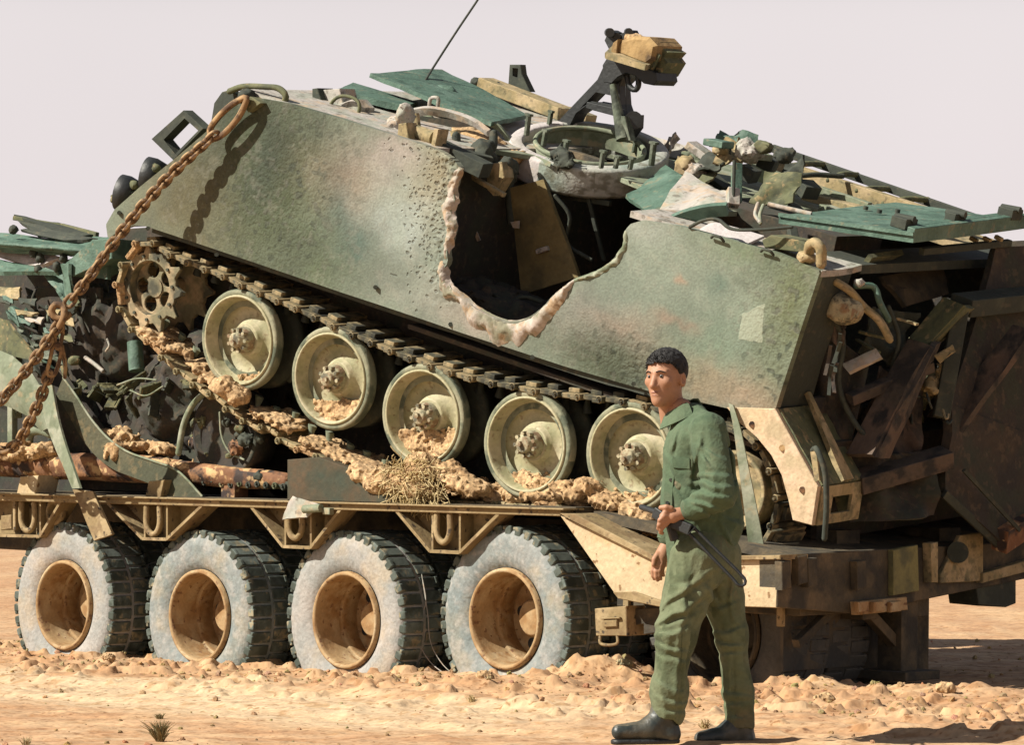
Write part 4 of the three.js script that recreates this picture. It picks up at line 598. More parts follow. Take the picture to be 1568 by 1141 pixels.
  cp('rack_bar', [tube([q(1192, 298, -1.6), q(1214, 274, -1.7), q(1240, 268, -1.8), q(1290, 270, -2)], 0.016)], M.dark); cp('rack_post', [bar(q(1222, 262, -1.75), q(1226, 300, -1.7), 0.03, 0.04)], M.dark);
  cp('rack_plank', [bar(q(1240, 300, -1.8), q(1345, 330, -1.7), 0.16, 0.05)], M.ochre); cp('rack_plank', [bar(q(1150, 258, -2.0), q(1250, 292, -1.9), 0.10, 0.05)], M.ash); cp('rack_plank', [bar(q(1262, 318, -1.6), q(1330, 342, -1.5), 0.1, 0.04)], M.pale);
  cp('rod_lying', [rod(q(1176, 313, -0.7), q(1242, 328, -0.75), 0.014)], M.ash); cp('hose', tube([q(1160, 312, -0.6), q(1156, 328, -0.55), q(1163, 340, -0.5)], 0.012), M.ash); cp('hose', tube([q(1168, 315, -0.6), q(1163, 330, -0.55), q(1164, 342, -0.5)], 0.012), M.pale);
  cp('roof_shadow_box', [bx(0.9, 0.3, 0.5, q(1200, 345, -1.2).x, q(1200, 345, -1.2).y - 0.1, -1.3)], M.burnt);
  // open rear hatch lying out over the tail
  const ha = q(1192, 336, -0.55), hb = q(1398, 366, -0.5), hc = q(1572, 344, -1.75), hd = hc.clone().add(ha).sub(hb), H = (u, v, d = 0) => ha.clone().lerp(hb, u).lerp(hd.clone().lerp(hc, u), v).add(V3(0, d, 0));
  cp('rear_hatch', [sheet(H(0, 0), H(1, 0), H(1, 1), H(0, 1), 0.045, 6, 6, 0.006, 3)], M.teal, 'big teal hatch lid lying open over the tail');
  cp('hatch_lip', [bar(H(0.97, 0.0, 0.035), H(0.97, 1, 0.035), 0.05, 0.05), bar(H(0.9, 0.08, 0.04), H(0.9, 0.9, 0.04), 0.05, 0.045), bar(H(0, 0.0, 0.026), H(1, 0.0, 0.026), 0.03, 0.02)], M.teal);
  for (const [u, v, s] of [[0.86, 0.06, 0.1], [0.9, 0.45, 0.07], [0.95, 0.88, 0.1]]) { const p = H(u, v, 0.07); cp('hatch_hinge', [bx(s, 0.06, 0.12, p.x, p.y, p.z), rod(p.clone().add(V3(-0.06, 0.02, 0)), p.clone().add(V3(0.06, 0.03, 0)), 0.02)], M.dark); }
  for (const [u, v] of [[0.15, 0.55], [0.3, 0.5], [0.35, 0.6]]) { const p = H(u, v, 0.03); cp('hatch_bolt', [rod(p, p.clone().add(V3(0, 0.02, 0)), 0.015, 6)], M.dark); }
  cp('hatch_arm', [bar(q(1212, 350, -0.45), q(1220, 392, -0.35), 0.05, 0.04), bar(q(1410, 385, -0.9), q(1545, 372, -1.7), 0.04, 0.04)], M.dark);
  for (const [x, y] of [[1490, 366], [1510, 366], [1528, 364]]) cp('hatch_catch', [bar(q(x - 5, y - 2, -1.5), q(x + 6, y + 4, -1.5), 0.03, 0.025)], M.ochre);
}
// ---------- the torn rear end ----------
{
  const q = (x, y, w) => A.w(x, y, w), R = rng(31);
  cp('tail_bracket', [sheet(q(1316, 416, -0.55), q(1332, 392, -0.55), q(1382, 386, -0.95), q(1340, 400, -0.8), 0.03)], M.olive);
  cp('tail_panel', [sheet(q(1345, 425, -1.1), q(1440, 410, -1.6), q(1450, 450, -1.6), q(1385, 470, -1.2), 0.03, 4, 4, 0.02)], M.trailerDark);
  cp('tail_light', [lump([[q(1292, 472, -0.3).x, q(1292, 472, -0.3).y, -0.3, 0.11, 0.09, 0.1]], 0.012, 10, 3, 0.016)], M.hub);
  M.rustDark = mat([0.08, 0.062, 0.045], [[[0.12, 0.08, 0.055], 6, 0.56, 0.25], [[0.022, 0.02, 0.018], 12, 0.56, 0.2]], { bump: B.rough, bs: 0.01 });
  cp('tail_beam', [sheet(q(1392, 520, -0.92), q(1418, 532, -0.9), q(1478, 470, -1.05), q(1446, 458, -1.1), 0.03, 3, 4, 0.012, 3), sheet(q(1418, 532, -0.9), q(1432, 528, -1.06), q(1492, 468, -1.2), q(1478, 470, -1.05), 0.03, 3, 4, 0.012, 4)], M.olive, 'green end of a channel beam across the torn rear');
  cp('tail_beam', [sheet(q(1392, 522, -0.8), q(1424, 530, -0.78), q(1338, 700, -0.38), q(1296, 696, -0.4), 0.03, 3, 8, 0.02, 5), sheet(q(1424, 530, -0.78), q(1440, 524, -0.96), q(1356, 700, -0.56), q(1338, 700, -0.38), 0.03, 3, 8, 0.02, 6)], M.rustDark, 'long burnt channel beam slanting down the torn rear');
  cp('tail_beam', [bar(q(1470, 468, -1.15), q(1620, 452, -2.0), 0.16, 0.1)], M.dark); cp('tail_beam', [sheet(q(1552, 500, -1.5), q(1584, 508, -1.5), q(1470, 662, -1.1), q(1438, 642, -1.15), 0.04, 3, 8, 0.02, 7)], M.rustDark);
  for (const [pts, m, sd] of [[[[1262, 500, -0.4], [1330, 560, -0.55], [1300, 690, -0.5], [1226, 640, -0.4]], 'burnt', 3], [[[1340, 560, -0.75], [1420, 600, -1.0], [1400, 720, -0.9], [1310, 700, -0.65]], 'rustDark', 6], [[[1300, 700, -0.5], [1420, 690, -0.9], [1440, 790, -0.8], [1300, 800, -0.5]], 'burnt', 8], [[[1440, 520, -1.2], [1560, 540, -1.8], [1520, 660, -1.6], [1430, 640, -1.2]], 'burnt', 12], [[[1330, 470, -0.7], [1400, 480, -1.0], [1370, 560, -0.9], [1320, 540, -0.65]], 'dark', 15], [[[1270, 430, -0.35], [1300, 450, -0.4], [1290, 540, -0.4], [1250, 500, -0.3]], 'rustDark', 17]]) cp('crumpled_sheet', [sheet(...pts.map((p) => q(...p)), 0.012, 14, 14, 0.11, sd)], M[m]);
  cp('tail_beam', [bar(q(1300, 612, -0.42), q(1425, 560, -0.9), 0.07, 0.06)], M.rustDark); cp('tail_beam', [bar(q(1440, 640, -0.95), q(1470, 470, -1.1), 0.09, 0.08)], M.dark); cp('tail_beam', [bar(q(1310, 740, -0.45), q(1450, 700, -0.95), 0.14, 0.1)], M.rustDark); cp('tail_cable', tube([q(1262, 470, -0.25), q(1290, 520, -0.4), q(1284, 590, -0.4), q(1310, 650, -0.45), q(1350, 690, -0.5)], 0.016), M.dark); cp('tail_cable', tube([q(1360, 470, -0.7), q(1376, 520, -0.75), q(1366, 570, -0.75), q(1388, 610, -0.8)], 0.013), M.dark);
  cp('bar_scrap', [sheet(q(1290, 560, -0.42), q(1342, 536, -0.5), q(1350, 548, -0.48), q(1300, 572, -0.4), 0.03, 3, 2, 0.008)], M.ash, 'whitish bar caught in the torn rear');
  for (const [x0, y0, x1, y1, m, w] of [[1315, 508, 1355, 518, 'olive', 0.03], [1312, 520, 1345, 540, 'olive', 0.025], [1374, 488, 1404, 497, 'ochre', 0.025], [1280, 590, 1276, 612, 'ochre', 0.025], [1276, 622, 1290, 628, 'ochre', 0.04], [1328, 748, 1366, 740, 'olive', 0.06], [1345, 652, 1358, 655, 'ochre', 0.045]]) cp('scrap', [bar(q(x0, y0, -0.5 - R() * 0.2), q(x1, y1, -0.5 - R() * 0.2), w, w * 0.5)], M[m]);
  cp('scrap', [sheet(q(1430, 545, -0.85), q(1458, 528, -0.9), q(1462, 538, -0.9), q(1438, 556, -0.85), 0.01, 4, 3, 0.02, 3)], M.ochre);
  cp('hose', tube([q(1280, 432, -0.2), q(1300, 445, -0.25), q(1322, 470, -0.35), q(1345, 490, -0.4), q(1362, 520, -0.45)], 0.022), M.ochre); cp('hose', tube([q(1310, 438, -0.3), q(1338, 440, -0.4), q(1346, 462, -0.4), q(1360, 490, -0.45)], 0.018), M.teal); cp('valve', [lump([[q(1314, 434, -0.3).x, q(1314, 434, -0.3).y, -0.3, 0.028, 0.022, 0.02]], 0.014, 18, 3, 0.008)], M.ash);
  const bits = [[1408, 585, 0.1], [1424, 590, 0.07], [1410, 600, 0.1], [1396, 622, 0.08], [1380, 632, 0.08], [1440, 575, 0.06], [1392, 640, 0.06], [1372, 644, 0.05], [1404, 645, 0.06], [1440, 595, 0.05], [1412, 612, 0.06]];
  bits.forEach(([x, y, s], i) => { const p = q(x, y, -0.95 - R() * 0.2); cp('torn_fitting', [lump([[p.x, p.y, p.z, s * 0.7, s * 0.9, s * 0.6]], s * 0.5, 13, i * 3, 0.016)], i % 4 === 1 ? M.ochre : i % 2 ? M.peg : M.olive); });
  for (let i = 0; i < 9; i++) { const x = 1290 + R() * 160, y = 570 + R() * 80; cp('wire', tube([q(x, y, -0.85), q(x + 12 * (R() - 0.5), y + 14, -0.8), q(x + 26 * (R() - 0.5), y + 24 * R(), -0.85)], 0.007, 5), i % 3 ? M.dark : M.ochre); }
  for (let i = 0; i < 5; i++) { const x = 1264 + R() * 40, y = 450 + R() * 130; cp('torn_strip', [ribbon([q(x, y, -0.12), q(x - 8 + 10 * R(), y + 22, -0.14), q(x - 14 + 10 * R(), y + 46, -0.1)], V3(0.016, 0, -0.01), 0.008)], i % 3 ? M.dark : M.rustDark); }
  // burnt lining of the rear compartment and the ramp hanging out of it
  cp('rear_lining', [sheet(q(1262, 425, -0.5), q(1186, 640, -0.5), V3(q(1186, 640, -0.5).x - 0.4, q(1186, 640, -0.5).y, -0.5), V3(q(1262, 425, -0.5).x - 0.4, q(1262, 425, -0.5).y, -0.5), 0.02, 4, 6, 0.03)], M.burnt);
  const t0 = q(1560, 372, -1.8), hang = [q(1452, 640, -1.0), q(1440, 760, -0.9), q(1524, 832, -1.5), q(1640, 790, -2.3), q(1640, 400, -2.3), q(1540, 390, -1.75)];
  cp('far_lining', [sheet(q(1300, 380, -2.5), q(1760, 360, -2.5), q(1760, 860, -2.5), q(1300, 830, -2.5), 0.05, 4, 4, 0.02)], M.burnt);
  cp('rear_ramp', [sheet(q(1452, 620, -1.05), q(1440, 752, -0.95), q(1532, 836, -1.45), q(1660, 700, -2.3), 0.06, 6, 6, 0.02, 2), sheet(q(1452, 620, -1.05), q(1660, 702, -2.3), q(1660, 372, -2.3), q(1520, 380, -1.6), 0.05, 6, 6, 0.02, 4)], M.burnt, 'black burnt ramp hanging from the rear');
  cp('ramp_edge', [bar(q(1444, 756, -0.93), q(1530, 835, -1.45), 0.03, 0.05), bar(q(1475, 720, -0.98), q(1560, 812, -1.5), 0.02, 0.02)], M.dark);
  cp('ramp_foot', [bar(q(1530, 828, -1.4), q(1572, 800, -1.7), 0.1, 0.14)], M.rust);
}
// ---------- the loader trailer: x to its rear, y up, z out of its near side ----------
const trailer = group('low_loader_trailer', T, V3(0, 0, 0), 'sand coloured low-loader trailer with four near wheels carrying the wrecked carrier', 'trailer');
const tp = (n, g, m, l, par = trailer) => mesh(n, G(g), m, par, l);
{
  const RW = 0.06, q = (x, y, w = RW) => T.w(x, y, w), yTop = (x) => 757 + 0.0277 * x;
  tp('side_rail', [T.prism([[-240, yTop(-240)], [858, yTop(858)], [858, yTop(858) + 10], [-240, yTop(-240) + 10]], -0.12, RW)], M.trailer);
  tp('rail_flange', [T.prism([[-240, yTop(-240) - 2], [862, yTop(862) - 2], [862, yTop(862) + 1], [-240, yTop(-240) + 1]], -0.1, RW + 0.025)], M.trailer);
  const a = q(-240, yTop(-240) + 3), b = q(862, yTop(862) + 3);
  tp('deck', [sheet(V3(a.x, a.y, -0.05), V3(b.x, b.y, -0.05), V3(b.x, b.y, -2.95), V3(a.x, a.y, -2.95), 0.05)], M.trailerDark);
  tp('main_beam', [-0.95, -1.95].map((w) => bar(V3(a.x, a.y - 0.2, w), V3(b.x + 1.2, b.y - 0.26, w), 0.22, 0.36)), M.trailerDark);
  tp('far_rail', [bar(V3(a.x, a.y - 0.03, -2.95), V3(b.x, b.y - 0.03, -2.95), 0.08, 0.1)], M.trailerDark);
  // brackets hanging from the rail, each with a lashing ring
  const br = [[[-70, 1], [92, 1], [60, 55], [-50, 55]], [[164, 1], [308, 1], [254, 54], [217, 54]], [[384, 1], [520, 1], [474, 61], [432, 60]], [[606, 1], [762, 1], [702, 62], [657, 61]]];
  br.forEach((o, i) => {
    const pts = o.map(([x, y]) => [x, yTop(x) + 8 + y]), p2 = T.p2(pts, RW), g = mesh('rail_bracket', G(T.prism(pts, -0.09, -0.07)), M.trailer, trailer);
    const edge = (s, e) => bar(V3(...p2[s], -0.015), V3(...p2[e], -0.015), 0.14, 0.018, V3(...[-(p2[e][1] - p2[s][1]), p2[e][0] - p2[s][0], 0]));
    for (const [s, e] of [[0, 3], [1, 2], [3, 2]]) mesh('flange', G(edge(s, e)), M.trailer, g);
    for (const k of [3, 2]) { const x = pts[k][0] + (k === 3 ? 1.5 : -1.5), t = q(x, yTop(x) + 8), u = q(x, pts[k][1] - 1); mesh('rib', G(bar(V3(t.x, t.y, -0.02), V3(u.x, u.y, -0.02), 0.12, 0.014, V3(1, 0, 0))), M.trailer, g); }
    const cx = i ? (pts[3][0] + pts[2][0]) / 2 : 44, y0 = yTop(cx) + 12, r = 10;
    mesh('lashing_ring', G(tube([q(cx - r, y0, 0.03), q(cx - r, y0 + 28, 0.03), q(cx - r * 0.6, y0 + 39, 0.03), q(cx, y0 + 43, 0.03), q(cx + r * 0.6, y0 + 39, 0.03), q(cx + r, y0 + 28, 0.03), q(cx + r, y0, 0.03)], 0.02, 8)), M.trailer, g);
    if (!i) { mesh('lashing_ring', G(latheZ([[0.05, -0.03], [0.085, -0.02], [0.085, 0.02], [0.05, 0.03], [0.05, -0.03]], 20).translate(q(72, 784).x, q(72, 784).y, -0.02)), M.trailer, g); mesh('rib', G(T.prism([[20, 767], [24, 767], [24, 812], [20, 812]], -0.07, 0.05)), M.trailer, g); mesh('block', G(T.prism([[2, 790], [18, 788], [18, 810], [2, 812]], -0.07, 0.04)), M.trailer, g); }
  });
  // sloping tail
  tp('tail_side', [T.prism([[858, 790], [1004, 858], [1192, 856], [1188, 931], [1010, 925], [942, 911]], -0.06, RW)], M.tail = mat([0.52, 0.40, 0.24], [[[0.6, 0.48, 0.3], 4, 0.55, 0.25], [[0.52, 0.38, 0.2], 7, 0.6, 0.2], [[0.25, 0.14, 0.06], 24, 0.75, 0.07]], { bs: 0.003 }), 'pale sloping side plate of the tail');
  tp('tail_flange', [T.prism([[856, 786], [880, 787], [1006, 853], [1194, 850], [1194, 857], [1003, 861], [872, 796]], -0.16, RW + 0.03)], M.trailer); tp('tail_foot', [T.prism([[938, 907], [968, 906], [1012, 921], [1012, 930], [946, 917]], -0.2, RW + 0.03)], M.trailer);
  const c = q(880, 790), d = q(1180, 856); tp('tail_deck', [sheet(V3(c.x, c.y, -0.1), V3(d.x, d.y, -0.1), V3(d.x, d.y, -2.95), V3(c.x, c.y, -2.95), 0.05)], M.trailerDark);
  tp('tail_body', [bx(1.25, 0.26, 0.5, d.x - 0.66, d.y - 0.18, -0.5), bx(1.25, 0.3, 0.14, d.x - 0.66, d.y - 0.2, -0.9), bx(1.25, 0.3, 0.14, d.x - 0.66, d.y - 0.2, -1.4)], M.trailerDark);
  // light box on its bracket
  tp('light_box', [T.prism([[910, 932], [958, 928], [960, 974], [912, 974]], -0.14, 0.03)], M.trailer, 'beige light box under the tail'); tp('light_lens', [T.prism([[924, 950], [944, 949], [944, 960], [924, 961]], 0.03, 0.045), T.prism([[920, 946], [948, 945], [948, 948], [920, 949]], 0.03, 0.05)], M.trailer);
  tp('light_guard', [tube([q(919, 974, 0.02), q(919, 985, 0.03), q(945, 985, 0.03), q(945, 973, 0.02)], 0.009)], M.trailer); tp('light_bracket', [T.prism([[958, 934], [1012, 930], [1012, 968], [985, 972], [985, 956], [960, 958]], -0.12, -0.05)], M.trailerDark);
  // rear face in shade: cross member with lamp boxes and plates
  const ux = q(1190, 900).x, uf = (x, y, u = ux) => T.u(x, y, u), pr = (pts, u0, u1) => { const l = pts.map(([x, y]) => { const p = uf(x, y, u1); return [-p.z, p.y]; }); return extr(l, u0, u1).rotateY(Math.PI / 2); };
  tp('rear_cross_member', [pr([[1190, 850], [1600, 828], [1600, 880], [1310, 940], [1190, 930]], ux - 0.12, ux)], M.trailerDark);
  tp('lamp_plate', [pr([[1368, 842], [1405, 834], [1407, 905], [1368, 912]], ux, ux + 0.04)], M.tailGreen = mat([0.24, 0.22, 0.085], [[[0.12, 0.12, 0.06], 6, 0.55, 0.2]]), 'olive plate on the rear cross member');
  tp('lamp_row', [pr([[1312, 922], [1388, 914], [1390, 934], [1314, 942]], ux, ux + 0.05), ...[1322, 1346, 1372].map((x) => pr([[x - 8, 922], [x + 8, 920], [x + 8, 936], [x - 8, 938]], ux + 0.05, ux + 0.08))], M.rim);
  tp('rear_plate', [pr([[1425, 832], [1436, 830], [1436, 892], [1427, 892]], ux, ux + 0.06), pr([[1440, 880], [1470, 820], [1505, 815], [1505, 890], [1440, 893]], ux, ux + 0.03), pr([[1505, 878], [1600, 850], [1600, 868], [1505, 893]], ux, ux + 0.05)], M.ochre);
  tp('round_lamp', [rod(uf(1466, 846, ux + 0.0), uf(1466, 846, ux + 0.07), 0.06, 20)], M.dark); for (const [x, y] of [[1205, 880], [1230, 872], [1245, 876], [1320, 880]]) tp('rear_fitting', [pr([[x - 8, y - 20], [x + 6, y - 22], [x + 7, y + 20], [x - 7, y + 24]], ux, ux + 0.05)], M.trailerDark);
  tp('support_leg', [pr([[1492, 882], [1555, 872], [1555, 924], [1540, 930], [1498, 926]], ux - 0.22, ux - 0.02)], M.dark); tp('rear_bogie', [bx(0.9, 0.6, 1.0, ux - 0.75, 0.32, -1.3)], M.trailerDark); tp('mud_flap', [bx(0.02, 0.42, 0.62, ux - 0.24, 0.36, -0.62)], M.mudFlap = mat([0.05, 0.05, 0.045], [[[0.12, 0.095, 0.06], 5, 0.55, 0.3]])); tp('added_jack_leg', [bx(0.16, 0.62, 0.16, ux - 0.12, 0.42, -1.22), bx(0.34, 0.05, 0.34, ux - 0.12, 0.1, -1.22)], M.trailerDark); tp('brace', [bar(V3(ux - 0.1, 0.25, -1.2), V3(ux - 0.15, 0.75, -0.5), 0.06, 0.06), bar(V3(ux - 0.14, 0.3, -0.3), V3(ux - 0.14, 0.72, -1.1), 0.05, 0.05)], M.trailerDark);  // jack leg added to help fill the shade under the tail
  for (const k of [0.15, 0.5, 0.85, 1.2]) tp('tail_rib', [bx(0.04, 0.3, 0.03, d.x - k, d.y - 0.22, -0.236)], M.trailer);
  // wheels
  const ty = latheZ([[0.285, -0.29], [0.34, -0.315], [0.44, -0.32], [0.495, -0.3], [0.512, -0.27], [0.514, -0.16], [0.512, -0.05], [0.497, -0.012], [0.47, 0.006], [0.43, 0.014], [0.405, 0.008], [0.375, 0.012], [0.335, 0.004], [0.305, -0.012], [0.286, -0.03]], 72);
  const lug = [], n = 40; for (let i = 0; i < n; i++) for (const s of [0, 1]) { const a = (i + s * 0.5) / n * 6.283, g = bx(0.066, 0.022, 0.147, 0, 0.511, s ? -0.245 : -0.075, 0.01); const e = bx(0.05, 0.06, 0.03, 0, 0.497, s ? -0.303 : -0.014, 0.01); g.rotateZ(a + (s ? -0.02 : 0.02)); e.rotateZ(a); lug.push(g, e); }
  const tyreG = G(ty), lugG = G(lug), rimG = G(latheZ([[0.27, -0.33], [0.235, -0.31], [0.232, -0.2], [0.236, -0.185], [0.25, -0.175], [0.255, -0.02], [0.26, 0.0], [0.27, 0.01], [0.284, 0.004], [0.288, -0.02]], 56), latheZ([[0.238, -0.3], [0.12, -0.305], [0.11, -0.30], [0.105, -0.22], [0.09, -0.205], [0, -0.205]], 40));
  const bores = G([0, 1, 2, 3, 4].map((k) => { const t = k / 5 * 6.283 + 0.35; return rod(V3(0.17 * Math.cos(t), 0.17 * Math.sin(t), -0.31), V3(0.17 * Math.cos(t), 0.17 * Math.sin(t), -0.296), 0.032, 14); })), nuts = G(Array.from({ length: 10 }, (_, k) => { const t = k / 10 * 6.283; return rod(V3(0.14 * Math.cos(t), 0.14 * Math.sin(t), -0.305), V3(0.14 * Math.cos(t), 0.14 * Math.sin(t), -0.28), 0.013, 6); }));
  [[97, 927], [304, 944], [528, 950], [772, 948]].forEach(([x, y], i) => {
    const p = T.w(x, y, 0);
    for (const [w, spin] of [[0, 0.7 + i * 1.9], [-0.37, i * 0.4], [-2.25, 0.3], [-2.62, 1]]) {
      const r = mesh('wheel', rimG, M.rim, trailer); r.position.set(p.x, p.y, w); r.rotation.set(0, -0.085, spin); mesh('tyre', tyreG, i % 2 || w ? M.tyre : M.tyrePale, r); mesh('tread', lugG, M.tread, r);
      if (w === 0) { mesh('bore', bores, M.black, r); mesh('nuts', nuts, M.rust, r); }
    }
    tp('axle', [rod(V3(p.x, p.y, -0.3), V3(p.x, p.y, -2.5), 0.07), bx(0.5, 0.3, 0.9, p.x, p.y + 0.05, -1.45), bx(1.28, 0.5, 0.16, p.x, 0.36, -1.15), bar(V3(p.x - 0.4, p.y + 0.35, -0.9), V3(p.x + 0.4, p.y + 0.35, -0.9), 0.2, 0.16)], M.trailerDark);
  });
  { const p = V3(ux - 0.75, 0.33, 0); for (const w of [-0.42, -0.8]) { const r = mesh('wheel', rimG, M.trailerDark, trailer); r.position.set(p.x + (w < -2 ? 0.1 : 0), p.y, w); r.rotation.set(0, -0.085, w * 3); mesh('tyre', tyreG, M.shadeTyre ??= mat([0.07, 0.07, 0.062], [[[0.13, 0.12, 0.1], 4, 0.54, 0.3]]), r); mesh('tread', lugG, M.shadeTyre, r); } }  // wheels added under the tail, coloured dark to stand for its shade
  // blocks and brackets on the deck edge
  for (const [x0, y0, x1, y1, n] of [[26, 730, 60, 757, 'deck_block'], [222, 737, 252, 764, 'deck_block']]) tp(n, [T.prism([[x0 + 6, y0], [x1, y0 - 2], [x1 - 6, y1], [x0, y1]], -0.2, -0.02)], n && x0 > 100 ? M.trailer : M.tail);
  tp('deck_box', [T.prism([[440, 704], [488, 700], [600, 742], [600, 776], [440, 776]], -0.6, -0.05)], M.deckBox = mat([0.06, 0.05, 0.025], [[[0.11, 0.065, 0.03], 4, 0.52, 0.3], [[0.04, 0.05, 0.03], 7, 0.55, 0.3]], { bump: B.rough, bs: 0.006 }));
}
// ---------- wreckage on the front of the trailer ----------
{
  const q = (x, y, w = -0.4) => T.w(x, y, w), S = (l, th = 0.02, nx = 4, ny = 4, wob = 0.02, sd = 1) => sheet(...l.map(([x, y, w]) => q(x, y, w)), th, nx, ny, wob, sd), L = (x, y, w, rx, ry, rz) => { const p = q(x, y, w); return [p.x, p.y, p.z, rx, ry, rz]; };
  const R = rng(71), mix = (a) => a[Math.floor(R() * a.length)];
  // front wreck: teal plates over a black hull
  const deckN = q(100, 758, 0).y, bits = [];
  bits.push(['hull_body', G(extr(T.p2([[-60, 420], [30, 408], [95, 400], [150, 385], [172, 352], [275, 345], [280, 560], [260, 640], [60, 650], [-60, 600]], -0.8), -2.2, -0.8)), M.burnt]);
  bits.push(['top_plate', G(S([[-20, 360, -0.6], [165, 374, -0.5], [170, 392, -0.35], [-20, 384, -0.4]], 0.03)), M.teal], ['top_plate', G(S([[-20, 388, -0.55], [60, 384, -0.5], [96, 396, -0.4], [60, 412, -0.35]], 0.03)), M.white], ['top_plate', G(S([[-20, 400, -0.45], [60, 408, -0.4], [90, 418, -0.35], [-20, 420, -0.3]], 0.03)), M.teal]);
  bits.push(['raised_lid', G(S([[22, 333, -0.6], [90, 345, -0.7], [146, 362, -0.6], [118, 366, -0.5]], 0.03, 4, 4, 0.01), S([[24, 335, -0.55], [60, 362, -0.5], [118, 367, -0.5], [80, 352, -0.55]], 0.02)), M.dark], ['lid_edge', G(bar(q(22, 334, -0.58), q(95, 346, -0.66), 0.03, 0.03), bar(q(95, 346, -0.66), q(150, 360, -0.6), 0.03, 0.035)), M.olive], ['roof_flap', G(S([[34, 356, -0.5], [60, 352, -0.55], [150, 366, -0.5], [120, 372, -0.45]], 0.02)), M.dark]);
  bits.push(['teal_block', G(T.prism([[100, 404], [142, 367], [172, 366], [172, 396], [112, 424]], -0.5, -0.2), S([[98, 404, -0.2], [110, 404, -0.18], [112, 470, -0.2], [104, 470, -0.22]], 0.02)), M.teal], ['roll', G(plate([0, 1, 2, 3, 4, 5].map((k) => Array.from({ length: 15 }, (_, i) => q(-20 + i * 13, 362 + i * 1.1 + 3.2 * k + 3 * vn(i * 0.8, k), -0.3 - 0.12 * Math.abs(k - 2.5) / 2.5 + 0.07 * vn(i * 0.9, k * 0.8, 5)))), 0.012)), M.teal], ['corner_box', G(S([[108, 408, -0.35], [140, 366, -0.6], [170, 366, -0.6], [168, 396, -0.3]], 0.03, 3, 3, 0.01), S([[108, 408, -0.35], [168, 396, -0.3], [167, 428, -0.28], [110, 420, -0.33]], 0.03, 3, 3, 0.01), S([[108, 408, -0.35], [112, 470, -0.3], [104, 468, -0.35], [98, 404, -0.4]], 0.02)), M.teal], ['bent_plate', G(S([[70, 425, -0.4], [100, 405, -0.5], [104, 470, -0.35], [92, 450, -0.35]], 0.02)), M.teal], ['bent_plate', G(S([[-20, 440, -0.35], [35, 442, -0.35], [30, 458, -0.3], [-20, 462, -0.3]], 0.02)), M.ochre]);
  for (const [x, y] of [[22, 352], [52, 388], [63, 396], [88, 408], [98, 396], [60, 412]]) bits.push(['bolt', G(lump([L(x, y, -0.35, 0.03, 0.035, 0.03)], 0.01, 18, x, 0.012)), M.dark]);
  for (let i = 0; i < 14; i++) { const x = 10 + R() * 150, y = 410 + R() * 150; bits.push(['crumpled_sheet', G(S([[x, y, -0.55], [x + 26 + 30 * R(), y + 14 * (R() - 0.5), -0.6], [x + 30 + 20 * R(), y + 26 + 16 * R(), -0.5], [x + 4, y + 22, -0.5]], 0.01, 8, 8, 0.09, i + 40)), mix([M.dark, M.burnt, M.dark, M.peg, M.teal])]); }
  for (let i = 0; i < 6; i++) { const x = 20 + R() * 120, y = 420 + R() * 60; bits.push(['hose', G(tube([q(x, y, -0.4), q(x + 16 * (R() - 0.5), y + 18, -0.35), q(x + 40 * (R() - 0.5), y + 36, -0.38), q(x + 50 * (R() - 0.5), y + 52, -0.42)], 0.009 + 0.008 * R(), 6)), mix([M.dark, M.burnt, M.peg])]); }
  for (let i = 0; i < 16; i++) { const x = -10 + R() * 120, y = 445 + R() * 75; bits.push(['torn_strip', G(S([[x, y, -0.3], [x + 14 + 20 * R(), y + 6 * (R() - 0.5), -0.32], [x + 16 + 16 * R(), y + 8 + 5 * R(), -0.28], [x + 2, y + 7, -0.28]], 0.012, 3, 2, 0.02, i)), mix([M.dark, M.ochre, M.teal, M.olive, M.dark, M.ash])]); }
  bits.push(['inner_plate', G(S([[60, 440, -0.5], [160, 440, -0.5], [165, 600, -0.55], [60, 600, -0.55]], 0.02, 4, 4, 0.04)), M.burnt]);
  bits.push(['pedestal', G(bx(1.5, q(0, 600, -1).y - deckN + 0.1, 1.2, q(130, 600, -1.4).x, (q(0, 600, -1).y + deckN) / 2, -1.4)), M.burnt]);
  thing(T, 'wrecked_hull', 'burnt wrecked hull with teal plates at the left edge, on the trailer front', 'vehicle wreck', bits);
  thing(T, 'fender_plate', 'green brown pointed fender plate behind the chains, upper of two at the left edge', 'metal plate', [['plate', G(S([[-20, 480, -0.12], [14, 492, -0.12], [66, 556, -0.12], [-20, 535, -0.12]], 0.02, 4, 4, 0.02), bar(q(30, 545, -0.2), q(30, 640, -0.25), 0.04, 0.04)), M.olive]], 'curved fender plates');
  thing(T, 'fender_plate', 'pale grey green curved fender plate crossed by the two lower chains', 'metal plate', [['plate', G(plate([0, 0.33, 0.66, 1].map((t) => [[-20, 528], [22, 546], [52, 574], [70, 606], [84, 652]].map(([x, y], i) => { const e = [[-20, 610], [-10, 614], [20, 624], [44, 636], [66, 660]][i]; return q(lerp(x, e[0], t), lerp(y, e[1], t), -0.08 + 0.05 * Math.sin(t * 3)); })), 0.02), bar(q(20, 610, -0.25), q(20, 690, -0.25), 0.05, 0.05)), M.pale]], 'curved fender plates');
  thing(T, 'round_bracket', 'pale arched bracket standing on the rusty beam beside the strap', 'bracket', [['arch', G(tube([q(43, 685, -0.2), q(46, 664, -0.2), q(60, 658, -0.2), q(80, 664, -0.2)], 0.035, 8)), M.pale]]);
